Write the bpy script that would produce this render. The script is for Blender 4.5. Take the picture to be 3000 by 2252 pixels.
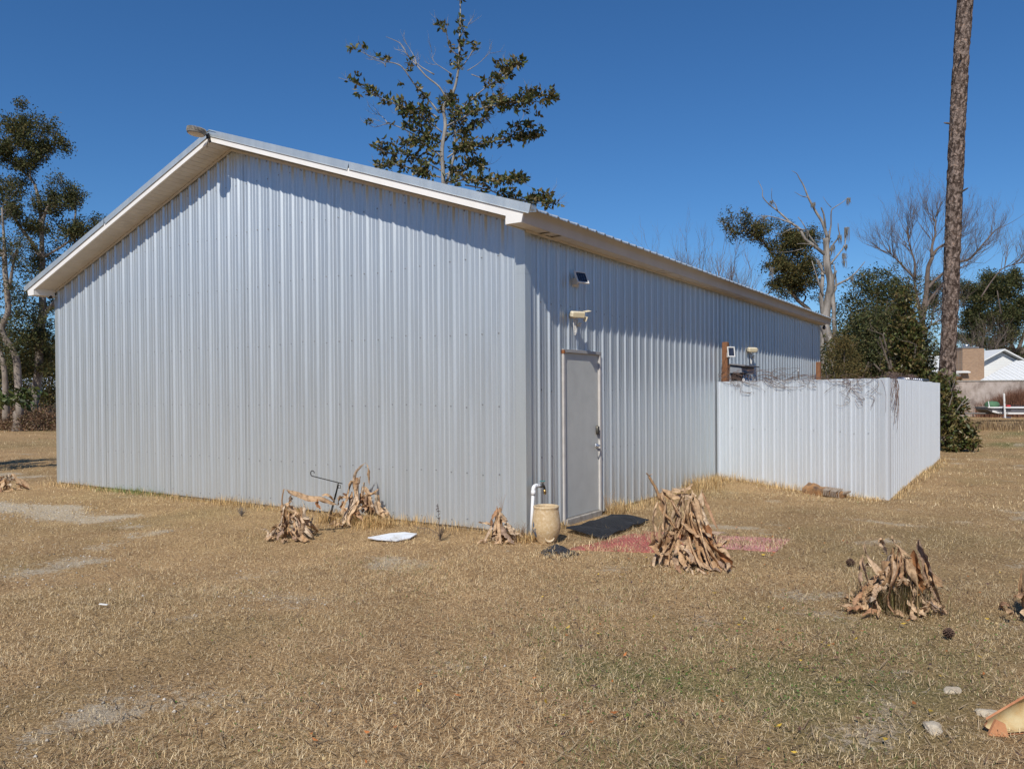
import bpy, math, random
import numpy as np
from mathutils import Vector, Matrix, noise as mnoise

for o in list(bpy.data.objects): bpy.data.objects.remove(o)
scene = bpy.context.scene
COL = scene.collection
random.seed(7); RNG = np.random.default_rng(7)
R = math.radians

# ------------------------------------------------------------------ camera
cam_d = bpy.data.cameras.new("camera"); cam = bpy.data.objects.new("camera", cam_d); COL.objects.link(cam)
CAM = Vector((4.618, -7.295, 1.58))
FW = Vector((-0.54899, 0.83577, -0.01033)); RT = Vector((0.83583, 0.54895, -0.00662)); UP = Vector((-0.00014, 0.01226, 0.99992))
mw = Matrix.Identity(4)
for i in range(3):
    mw[i][0] = RT[i]; mw[i][1] = UP[i]; mw[i][2] = -FW[i]; mw[i][3] = CAM[i]
cam.matrix_world = mw
cam_d.sensor_width = 36.0; cam_d.lens = 27.48; cam_d.shift_y = 0.0167
cam_d.clip_start = 0.05; cam_d.clip_end = 3000
scene.camera = cam
scene.render.resolution_x = 1024; scene.render.resolution_y = 768

# ------------------------------------------------------------------ sky, sun, exposure
SUN = Vector((0.30, -1.0, 1.04)).normalized()
world = bpy.data.worlds.new("World"); scene.world = world; world.use_nodes = True
wn = world.node_tree; wn.nodes.clear()
sky = wn.nodes.new("ShaderNodeTexSky"); sky.sky_type = 'NISHITA'; sky.sun_disc = False
sky.sun_elevation = math.asin(SUN.z); sky.sun_rotation = math.atan2(SUN.x, SUN.y)
sky.altitude = 0; sky.air_density = 1.0; sky.dust_density = 0.0; sky.ozone_density = 10.0
bg = wn.nodes.new("ShaderNodeBackground"); bg.inputs[1].default_value = 0.10
wo = wn.nodes.new("ShaderNodeOutputWorld")
hs = wn.nodes.new("ShaderNodeHueSaturation"); hs.inputs['Saturation'].default_value = 1.10
wn.links.new(sky.outputs[0], hs.inputs['Color']); wn.links.new(hs.outputs[0], bg.inputs[0]); wn.links.new(bg.outputs[0], wo.inputs[0])
sun_d = bpy.data.lights.new("sun", 'SUN'); sun = bpy.data.objects.new("sun", sun_d); COL.objects.link(sun)
sun_d.energy = 4.4; sun_d.angle = R(0.5); sun_d.color = (1.0, 0.955, 0.885)
sun.rotation_euler = SUN.to_track_quat('Z', 'Y').to_euler(); sun.location = (0, -20, 30)
scene.view_settings.view_transform = 'Standard'; scene.view_settings.look = 'None'
scene.view_settings.exposure = 0.0; scene.view_settings.gamma = 1.0
scene.view_settings.use_curve_mapping = False

# ------------------------------------------------------------------ helpers
def _new(name):
    m = bpy.data.materials.new(name); m.use_nodes = True
    nt = m.node_tree; nt.nodes.clear()
    out = nt.nodes.new("ShaderNodeOutputMaterial"); b = nt.nodes.new("ShaderNodeBsdfPrincipled")
    nt.links.new(b.outputs[0], out.inputs[0])
    return m, nt, b, out
def _pos(nt, scale=None):
    g = nt.nodes.new("ShaderNodeNewGeometry"); o = g.outputs['Position']
    if scale:
        v = nt.nodes.new("ShaderNodeVectorMath"); v.operation = 'MULTIPLY'; v.inputs[1].default_value = scale
        nt.links.new(o, v.inputs[0]); o = v.outputs[0]
    return o
def _noise(nt, scale, detail=4, rough=.55, vec=None):
    n = nt.nodes.new("ShaderNodeTexNoise"); n.inputs['Scale'].default_value = scale
    n.inputs['Detail'].default_value = detail; n.inputs['Roughness'].default_value = rough
    nt.links.new(vec if vec else _pos(nt), n.inputs['Vector']); return n.outputs['Fac']
def _ramp(nt, fac, stops):
    r = nt.nodes.new("ShaderNodeValToRGB"); e = r.color_ramp.elements
    while len(e) > 1: e.remove(e[0])
    e[0].position, e[0].color = stops[0][0], (*stops[0][1], 1)
    for p, c in stops[1:]:
        k = e.new(p); k.color = (*c, 1)
    nt.links.new(fac, r.inputs[0]); return r.outputs[0]
def _mix(nt, a, b, fac, mode='MIX'):
    m = nt.nodes.new("ShaderNodeMix"); m.data_type = 'RGBA'; m.blend_type = mode
    for s, v in ((m.inputs[6], a), (m.inputs[7], b), (m.inputs[0], fac)):
        if isinstance(v, (tuple, list)): s.default_value = (*v, 1)
        elif isinstance(v, (int, float)): s.default_value = v
        else: nt.links.new(v, s)
    return m.outputs[2]
def _math(nt, op, a, b=0.0, clamp=False):
    m = nt.nodes.new("ShaderNodeMath"); m.operation = op; m.use_clamp = clamp
    for s, v in ((m.inputs[0], a), (m.inputs[1], b)):
        if isinstance(v, (int, float)): s.default_value = v
        else: nt.links.new(v, s)
    return m.outputs[0]
def _bump(nt, b, h, strength, dist=.01):
    bm = nt.nodes.new("ShaderNodeBump"); bm.inputs['Strength'].default_value = strength; bm.inputs['Distance'].default_value = dist
    nt.links.new(h, bm.inputs['Height']); nt.links.new(bm.outputs[0], b.inputs['Normal'])
def mat(name, c1, c2=None, scale=6., rough=.7, metal=0., bump=0., bscale=None, bdist=.01, spec=.5, vscale=None, lo=.35, hi=.65, detail=5):
    m, nt, b, out = _new(name)
    b.inputs['Roughness'].default_value = rough; b.inputs['Metallic'].default_value = metal
    b.inputs['Specular IOR Level'].default_value = spec
    if c2:
        f = _noise(nt, scale, detail, .6, _pos(nt, vscale) if vscale else None)
        nt.links.new(_ramp(nt, f, [(lo, c1), (hi, c2)]), b.inputs['Base Color'])
    else: b.inputs['Base Color'].default_value = (*c1, 1)
    if bump: _bump(nt, b, _noise(nt, bscale or scale * 4, 4, .6, _pos(nt, vscale) if vscale else None), bump, bdist)
    return m
def attr_mat(name, rough=.8, trans=0., spec=.3, bump=0., bscale=60.):
    m, nt, b, out = _new(name)
    a = nt.nodes.new("ShaderNodeAttribute"); a.attribute_name = "col"
    nt.links.new(a.outputs['Color'], b.inputs['Base Color'])
    b.inputs['Roughness'].default_value = rough; b.inputs['Specular IOR Level'].default_value = spec
    if bump: _bump(nt, b, _noise(nt, bscale), bump, .004)
    if trans:
        t = nt.nodes.new("ShaderNodeBsdfTranslucent"); nt.links.new(a.outputs['Color'], t.inputs[0])
        s = nt.nodes.new("ShaderNodeMixShader"); s.inputs[0].default_value = trans
        nt.links.new(b.outputs[0], s.inputs[1]); nt.links.new(t.outputs[0], s.inputs[2]); nt.links.new(s.outputs[0], out.inputs[0])
    return m

def mesh_np(name, V, faces, col=None, smooth=False):
    """faces: list of (n x k) int arrays"""
    me = bpy.data.meshes.new(name)
    V = np.asarray(V, dtype=np.float32); me.vertices.add(len(V)); me.vertices.foreach_set("co", V.ravel())
    loops = np.concatenate([f.ravel() for f in faces]).astype(np.int32)
    sizes = np.concatenate([np.full(len(f), f.shape[1]) for f in faces]).astype(np.int32)
    starts = np.concatenate([[0], np.cumsum(sizes)[:-1]]).astype(np.int32)
    me.loops.add(len(loops)); me.loops.foreach_set("vertex_index", loops)
    me.polygons.add(len(sizes)); me.polygons.foreach_set("loop_start", starts); me.polygons.foreach_set("loop_total", sizes)
    if smooth: me.polygons.foreach_set("use_smooth", np.ones(len(sizes), dtype=bool))
    me.update(calc_edges=True); me.validate()
    if col is not None:
        c = np.ones((len(V), 4), dtype=np.float32); c[:, :3] = col
        a = me.color_attributes.new("col", 'FLOAT_COLOR', 'POINT'); a.data.foreach_set("color", c.ravel())
    return me
def obj(name, me, m=None, parent=None, loc=None, rot=None):
    o = bpy.data.objects.new(name, me); COL.objects.link(o)
    if m and me is not None and len(me.materials) == 0: me.materials.append(m)
    if parent: o.parent = parent
    if loc is not None: o.location = loc
    if rot is not None: o.rotation_euler = rot
    return o
def tag(o, label=None, cat=None, group=None, kind=None):
    if label: o['label'] = label
    if cat: o['category'] = cat
    if group: o['group'] = group
    if kind: o['kind'] = kind
    return o
def thing(name, label, cat, loc=(0, 0, 0), rz=0, group=None):
    o = bpy.data.objects.new(name, None); COL.objects.link(o); o.location = loc; o.rotation_euler = (0, 0, rz)
    o.empty_display_size = .2
    return tag(o, label, cat, group)

class MB:
    def __init__(s): s.v = []; s.f = []; s.c = []
    def add(s, vs, fs, col=None):
        n = len(s.v); s.v += [tuple(p) for p in vs]; s.f += [tuple(i + n for i in f) for f in fs]
        if col is not None: s.c += [col] * len(vs)
        return s
    def box(s, x0, y0, z0, x1, y1, z1, M=None, b=0.0):
        if b <= 0:
            P = [(x, y, z) for z in (z0, z1) for y in (y0, y1) for x in (x0, x1)]
            F = [(0, 2, 3, 1), (4, 5, 7, 6), (0, 1, 5, 4), (2, 6, 7, 3), (0, 4, 6, 2), (1, 3, 7, 5)]
        else:   # chamfered in plan and elevation: 24-vertex bevelled box
            P = []; F = []
            xs, ys, zs = (x0, x1), (y0, y1), (z0, z1)
            idx = {}
            for ix in (0, 1):
                for iy in (0, 1):
                    for iz in (0, 1):
                        sx, sy, sz = (1 - 2 * ix) * b, (1 - 2 * iy) * b, (1 - 2 * iz) * b
                        c = (xs[ix], ys[iy], zs[iz])
                        for a, q in enumerate(((c[0], c[1] + sy, c[2] + sz), (c[0] + sx, c[1], c[2] + sz), (c[0] + sx, c[1] + sy, c[2]))):
                            idx[ix, iy, iz, a] = len(P); P.append(q)
            I = idx
            for ix in (0, 1): F.append(tuple(I[ix, a, c, 0] for a, c in ((0, 0), (0, 1), (1, 1), (1, 0))))
            for iy in (0, 1): F.append(tuple(I[a, iy, c, 1] for a, c in ((0, 0), (1, 0), (1, 1), (0, 1))))
            for iz in (0, 1): F.append(tuple(I[a, c, iz, 2] for a, c in ((0, 0), (0, 1), (1, 1), (1, 0))))
            for iy in (0, 1):
                for iz in (0, 1): F.append((I[0, iy, iz, 1], I[1, iy, iz, 1], I[1, iy, iz, 2], I[0, iy, iz, 2]))
            for ix in (0, 1):
                for iz in (0, 1): F.append((I[ix, 0, iz, 0], I[ix, 1, iz, 0], I[ix, 1, iz, 2], I[ix, 0, iz, 2]))
                for iy in (0, 1): F.append((I[ix, iy, 0, 0], I[ix, iy, 1, 0], I[ix, iy, 1, 1], I[ix, iy, 0, 1]))
            for ix in (0, 1):
                for iy in (0, 1):
                    for iz in (0, 1): F.append((I[ix, iy, iz, 0], I[ix, iy, iz, 1], I[ix, iy, iz, 2]))
        if M is not None: P = [tuple(M @ Vector(p)) for p in P]
        return s.add(P, F)
    def tube(s, pts, rad, sides=8, cap=True, col=None):
        pts = [Vector(p) for p in pts]; n = len(pts)
        if not isinstance(rad, (list, tuple)): rad = [rad] * n
        t0 = (pts[1] - pts[0]).normalized(); a = Vector((0, 0, 1)) if abs(t0.z) < .9 else Vector((1, 0, 0))
        u = t0.cross(a).normalized(); P = []
        for i in range(n):
            t = (pts[min(i + 1, n - 1)] - pts[max(i - 1, 0)]).normalized()
            u = (u - t * u.dot(t)); u = u.normalized() if u.length > 1e-6 else t.orthogonal().normalized()
            w = t.cross(u)
            for k in range(sides):
                an = 2 * math.pi * k / sides; P.append(pts[i] + (u * math.cos(an) + w * math.sin(an)) * rad[i])
        F = [(i * sides + k, i * sides + (k + 1) % sides, (i + 1) * sides + (k + 1) % sides, (i + 1) * sides + k) for i in range(n - 1) for k in range(sides)]
        if cap: F += [tuple(range(sides))[::-1], tuple((n - 1) * sides + k for k in range(sides))]
        return s.add(P, F, col)
    def lathe(s, prof, sides=24, M=None, c=(0, 0, 0)):
        P = []; n = len(prof)
        for r, z in prof:
            for k in range(sides):
                a = 2 * math.pi * k / sides; P.append(Vector((c[0] + r * math.cos(a), c[1] + r * math.sin(a), c[2] + z)))
        if M is not None: P = [M @ p for p in P]
        F = [(i * sides + k, i * sides + (k + 1) % sides, (i + 1) * sides + (k + 1) % sides, (i + 1) * sides + k) for i in range(n - 1) for k in range(sides)]
        F += [tuple(range(sides))[::-1], tuple((n - 1) * sides + k for k in range(sides))]
        return s.add(P, F)
    def prism(s, poly, ext):
        """closed polygon of 3-D points extruded by ext"""
        n = len(poly); e = Vector(ext); P = [Vector(p) for p in poly] + [Vector(p) + e for p in poly]
        F = [tuple(range(n))[::-1], tuple(range(n, 2 * n))] + [(i, (i + 1) % n, n + (i + 1) % n, n + i) for i in range(n)]
        return s.add(P, F)
    def mesh(s, name, smooth=False):
        me = bpy.data.meshes.new(name); me.from_pydata([tuple(p) for p in s.v], [], s.f); me.update()
        if smooth: me.polygons.foreach_set("use_smooth", [True] * len(me.polygons))
        if s.c:
            a = me.color_attributes.new("col", 'FLOAT_COLOR', 'POINT')
            a.data.foreach_set("color", [x for c in s.c for x in (*c, 1)])
        return me
    def build(s, name, m, parent=None, smooth=False, loc=None, rot=None):
        return obj(name, s.mesh(name, smooth), m, parent, loc, rot)
def fix_normals(o):
    import bmesh
    bm = bmesh.new(); bm.from_mesh(o.data); bmesh.ops.recalc_face_normals(bm, faces=bm.faces); bm.to_mesh(o.data); bm.free()
def smooth_path(pts, k=3):
    pts = [Vector(p) for p in pts]; out = []
    for i in range(len(pts) - 1):
        p0 = pts[max(i - 1, 0)]; p1 = pts[i]; p2 = pts[i + 1]; p3 = pts[min(i + 2, len(pts) - 1)]
        for j in range(k):
            t = j / k
            out.append(.5 * ((2 * p1) + (p2 - p0) * t + (2 * p0 - 5 * p1 + 4 * p2 - p3) * t * t + (3 * p1 - p0 - 3 * p2 + p3) * t ** 3))
    out.append(pts[-1]); return out

# ------------------------------------------------------------------ materials
def metal_sheet(name, base, metallic, rough, streak=.10):
    m, nt, b, out = _new(name)
    sp = _noise(nt, 260, 2, .5)                                   # spangle
    st = _noise(nt, 1.0, 4, .6, _pos(nt, (9., 9., .35)))          # vertical weather streaks
    lo = tuple(c * .86 for c in base); hi = tuple(min(1, c * 1.10) for c in base)
    c = _ramp(nt, sp, [(.3, lo), (.7, hi)])
    dirt = _ramp(nt, st, [(.30, (1 - streak,) * 3), (.62, (1, 1, 1))])
    nt.links.new(_mix(nt, c, dirt, 1.0, 'MULTIPLY'), b.inputs['Base Color'])
    b.inputs['Metallic'].default_value = metallic
    r = _math(nt, 'ADD', _math(nt, 'MULTIPLY', st, .16), rough - .08)
    nt.links.new(r, b.inputs['Roughness'])
    wav = _noise(nt, 1.0, 2, .5, _pos(nt, (5., 5., 1.1)))         # oil-canning
    _bump(nt, b, wav, .35, .016)
    return m
M_GALV = metal_sheet("galvalume_sheet", (.655, .705, .725), .62, .40)
M_GALV2 = metal_sheet("galvalume_trim", (.68, .73, .725), .62, .44)
M_FENCE = metal_sheet("offwhite_backed_sheet", (.80, .855, .90), .45, .40, .06)
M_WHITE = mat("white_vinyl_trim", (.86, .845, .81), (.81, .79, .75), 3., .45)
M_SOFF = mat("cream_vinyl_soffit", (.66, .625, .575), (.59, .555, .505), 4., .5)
M_FASC = mat("shaded_white_fascia", (.60, .575, .55), (.55, .525, .50), 2.5, .5)  # white trim toned down for the grazing-lit right eave, shade in the colour
M_DOOR = mat("grey_door_paint", (.56, .565, .52), (.51, .515, .475), 5., .42)
M_FRAME = mat("grey_door_frame_paint", (.40, .39, .37), (.34, .33, .32), 9., .5)
M_JAMB = mat("cream_jamb_paint", (.60, .57, .53), (.52, .49, .45), 9., .5)
M_CONC = mat("concrete", (.42, .39, .34), (.28, .25, .21), 14., .9, bump=.5, bscale=90)
M_BLK = mat("black_plastic", (.015, .015, .017), rough=.4)
M_BLKR = mat("black_rubber", (.012, .013, .016), (.03, .032, .038), 30., .75)
M_CREAM = mat("cream_plastic", (.72, .64, .47), (.66, .57, .40), 8., .5)
M_WHTP = mat("white_plastic", (.80, .79, .75), (.70, .68, .62), 9., .45)
M_CELL = mat("solar_cell", (.008, .01, .025), rough=.15)
M_PVC = mat("white_pvc", (.80, .80, .79), (.70, .69, .66), 7., .35)
M_BRASS = mat("brass", (.55, .36, .14), rough=.4, metal=.9)
M_OLDB = mat("tarnished_brass", (.13, .12, .10), rough=.5, metal=.7)
M_TEAL = mat("teal_handle_paint", (.05, .22, .22), rough=.5)
M_STEEL = mat("steel", (.6, .6, .6), rough=.3, metal=.95)
M_RUST = mat("rust", (.34, .13, .05), (.20, .08, .03), 40., .9)
M_WOOD = mat("weathered_wood_post", (.27, .12, .055), (.16, .07, .03), 12., .85, bump=.5, vscale=(6, 6, .7))
M_IRON = mat("black_iron", (.02, .021, .023), rough=.5, metal=.4)
M_LEAFDRY = None
# ================================================================== SHED
W, L = 9.98, 14.75
PK = 5.11; SL = .3347; XR = -4.99
PITCH = .2286
shed = thing("metal_shed", "long silver ribbed metal shed with white trimmed gable roof and grey side door", "shed")
def prof_pts(u0, u1, rib0, rib_h=.020, extra=(), fl=.035, tp=.0095):
    """(u, h) cross-section of ribbed sheet between u0 and u1, ribs at rib0 + k*PITCH"""
    pts = [(u0, None), (u1, None)]
    k0 = int(math.floor((u0 - rib0) / PITCH)) - 1; k1 = int(math.ceil((u1 - rib0) / PITCH)) + 1
    for k in range(k0, k1 + 1):
        c = rib0 + k * PITCH
        for du, h in ((-fl, 0), (-tp, rib_h), (tp, rib_h), (fl, 0)): pts.append((c + du, h))
        sg = 1 if rib_h > 0 else -1
        for mc in (.0800, .1486):
            for du, h in ((-.012, 0), (-.004, .0050 * sg), (.004, .0050 * sg), (.012, 0)): pts.append((c + mc + du, h))
    full = sorted([p for p in pts if p[1] is not None])
    us = np.array([p[0] for p in full]); hs = np.array([p[1] for p in full])
    keep = [(u, h) for u, h in full if u0 < u < u1]
    out = [(u0, float(np.interp(u0, us, hs)))] + keep + [(u1, float(np.interp(u1, us, hs)))]
    for e in extra:
        if u0 < e < u1: out.append((e, float(np.interp(e, us, hs))))
    return sorted(set(out))
def sheet(P, mapf, zb, zt):
    """P profile, mapf(u,h,z)->xyz, zb/zt functions of u; faces per segment"""
    mb = MB()
    for (ua, ha), (ub, hb) in zip(P[:-1], P[1:]):
        um = .5 * (ua + ub); b = zb(um)
        ta, tb = zt(ua), zt(ub)
        if min(ta, tb) <= b: continue
        mb.add([mapf(ua, ha, b), mapf(ub, hb, b), mapf(ub, hb, tb), mapf(ua, ha, ta)], [(0, 1, 2, 3)])
    return mb
# front wall sheets (u = distance from the near corner, going left)
ztf = lambda u: PK + .045 - SL * abs(u - 4.99)
edges = [.0] + [.3005 - .1143 + .9144 * j for j in range(1, 11)] + [W]
for i in range(len(edges) - 1):
    lift = .0030 * (i % 2)
    P = prof_pts(edges[i], edges[i + 1] + (.03 if i < len(edges) - 2 else 0), .3005, extra=(4.99,))
    sheet(P, lambda u, h, z: (-u, -h - .002 - lift, z), lambda u: .035, ztf).build("wall_panel", M_GALV, shed)
# right wall sheets, with the door opening left out
DY0, DY1, DZ = .826, 1.79, 2.105
n = 16; edges = [.0] + [.2903 - .1143 + .9144 * j for j in range(1, n + 1)]
edges = [e for e in edges if e < L - .2] + [L]
shared = None
for i in range(len(edges) - 1):
    e0, e1 = edges[i], edges[i + 1]; lift = .0025 * (i % 2)
    if e0 < DY1 or i == len(edges) - 2:
        P = prof_pts(e0, e1, .2903, extra=(DY0, DY1), fl=.024, tp=.0115)
        sheet(P, lambda u, h, z: (h + .002, u, z), lambda u: (DZ if DY0 < u < DY1 else .035), lambda u: 3.40).build("wall_panel", M_GALV, shed)
    else:
        if shared is None:
            P = prof_pts(e0, e1 + .03, .2903, fl=.024, tp=.0115)
            shared = sheet([(u - e0, h) for u, h in P], lambda u, h, z: (h + .002, u, z), lambda u: .035, lambda u: 3.40).mesh("wall_panel")
            shared.materials.append(M_GALV)
        obj("wall_panel", shared, None, shed, (lift, e0, 0))
# unseen far and left walls
P = prof_pts(0, L, .2); sheet(P, lambda u, h, z: (-W - h, u, z), lambda u: .035, lambda u: 3.44).build("wall_panel", M_GALV, shed)
P = prof_pts(0, W, .2, extra=(4.99,)); sheet(P, lambda u, h, z: (-u, L + h, z), lambda u: .035, ztf).build("wall_panel", M_GALV, shed)
# slab
mb = MB(); mb.box(-W + .02, .02, -.15, -.02, L - .02, .05); mb.build("foundation", M_CONC, shed)
# corner trims (L-shaped sheet with small hems)
def corner_trim(cx, sx, z1, y0=0.0, sy=-1, z0=-.02, wf=.115, ws=.10):
    t = .024; mb = MB()
    # front leg then side leg, each a thin bent strip
    prof = [(cx - sx * wf, y0 + sy * .004), (cx - sx * (wf - .006), y0 + sy * t), (cx + sx * t, y0 + sy * t), (cx + sx * t, y0 - sy * (ws - .006)), (cx + sx * .004, y0 - sy * ws)]
    q = [(x, y, z0) for x, y in prof] + [(x, y, z1) for x, y in prof]; k = len(prof)
    mb.add(q, [(i, i + 1, k + i + 1, k + i) for i in range(k - 1)])
    return mb.build("corner_trim", M_GALV2, shed)
corner_trim(0, 1, 2.93); corner_trim(-W, -1, 2.93, z0=-.045, wf=.07)
def corner_up(cx, sx, wf):
    t = .0255; mb = MB(); z0, z1 = 2.90, 3.40
    prof = [(cx - sx * wf, -.004), (cx - sx * (wf - .006), -t), (cx + sx * t, -t), (cx + sx * t, .10), (cx + sx * .004, .106)]
    q = [(x, y, z0) for x, y in prof] + [(x, y, z1) for x, y in prof]; k = 5
    mb.add(q, [(i, i + 1, k + i + 1, k + i) for i in range(k - 1)])
    mb.build("corner_trim", M_GALV2, shed)
corner_up(0, 1, .117); corner_up(-W, -1, .072)
corner_trim(0, 1, 3.40, L, 1)
M_SCREW = mat("screw_zinc", (.30, .31, .32), rough=.5, metal=.6)
# fasteners: small hex heads, rows along the girts
def fasteners(name, pts, nrm):
    mb = MB(); nrm = Vector(nrm); a = nrm.orthogonal().normalized(); b = nrm.cross(a)
    for p in pts:
        p = Vector(p); ring = [p + (a * math.cos(k * 1.0472) + b * math.sin(k * 1.0472)) * .0105 for k in range(6)]
        top = [q + nrm * .006 - (q - p) * .35 for q in ring]
        mb.add(ring + top, [(k, (k + 1) % 6, 6 + (k + 1) % 6, 6 + k) for k in range(6)] + [tuple(range(6, 12))])
    o = mb.build(name, M_SCREW, shed); o['kind'] = 'stuff'
pts = []
for z0 in (.12, .66, 1.44, 2.28, 3.12, 3.9, 4.6):
    for k in range(43):
        u = .3005 + PITCH * k + .045
        z = z0 + random.uniform(-.02, .02)
        if z < ztf(u) - .05 and u < W - .05: pts.append((-u, -.004, z))
for k in range(43):
    u = .3005 + PITCH * k + .06
    if u < W - .05: pts.append((-u, -.004, ztf(u) - .06))
fasteners("fasteners", pts, (0, -1, 0))
pts = []
for z0 in (.12, .86, 1.62, 2.62, 3.33):
    for k in range(63):
        u = .2903 + PITCH * k + .05; z = z0 + random.uniform(-.015, .015)
        if not (DY0 - .03 < u < DY1 + .03 and z < DZ): pts.append((.004, u, z))
fasteners("fasteners", pts, (1, 0, 0))
# ---- roof sheets
OY, OX = .385, .325
ZR = 5.285
zr = lambda x: ZR - SL * abs(x - XR)
nrm_z = 1 / math.hypot(1, SL)
def roof_sheet(sgn):
    """one 0.914 m sheet, ribs down the slope, local y from 0"""
    P = prof_pts(0, .9444, .1143, .02); mb = MB()
    x0, x1 = XR, (OX + .005 if sgn > 0 else -W - OX - .005)
    for (ua, ha), (ub, hb) in zip(P[:-1], P[1:]):
        mb.add([(x0, ua, zr(x0) + ha), (x1, ua, zr(x1) + ha), (x1, ub, zr(x1) + hb), (x0, ub, zr(x0) + hb),
                (x1, ua, zr(x1) + ha - .012), (x1, ub, zr(x1) + hb - .012)], [(0, 1, 2, 3), (1, 4, 5, 2)])
    me = mb.mesh("roof_panel"); me.materials.append(M_GALV); return me
for sgn in (1, -1):
    me = roof_sheet(sgn)
    for j in range(17): obj("roof_panel", me, None, shed, (0, -OY + j * .9144, .001 * (j % 2)))
mb = MB(); y0, y1 = -OY - .02, L + OY + .42
q = []
for x in (XR - .16, XR - .02, XR + .02, XR + .16): q.append((x, zr(x) + .024))
mb.add([(x, y0, z) for x, z in q] + [(x, y1, z) for x, z in q], [(i, i + 1, i + 5, i + 4) for i in range(3)])
mb.build("ridge_cap", M_GALV2, shed)
# roof deck underneath keeps the light out
mb = MB()
for sgn in (1, -1):
    xe = .2 if sgn > 0 else -W - .2
    mb.add([(XR, -OY + .03, zr(XR) - .03), (xe, -OY + .03, zr(xe) - .03), (xe, L + OY, zr(xe) - .03), (XR, L + OY, zr(XR) - .03)], [(0, 1, 2, 3)])
mb.build("roof_deck", M_WOOD, shed)
M_SJOINT = mat("soffit_joint_shade", (.05, .04, .03))  # dark brown puts the shade of the board gaps into the colour
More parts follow.
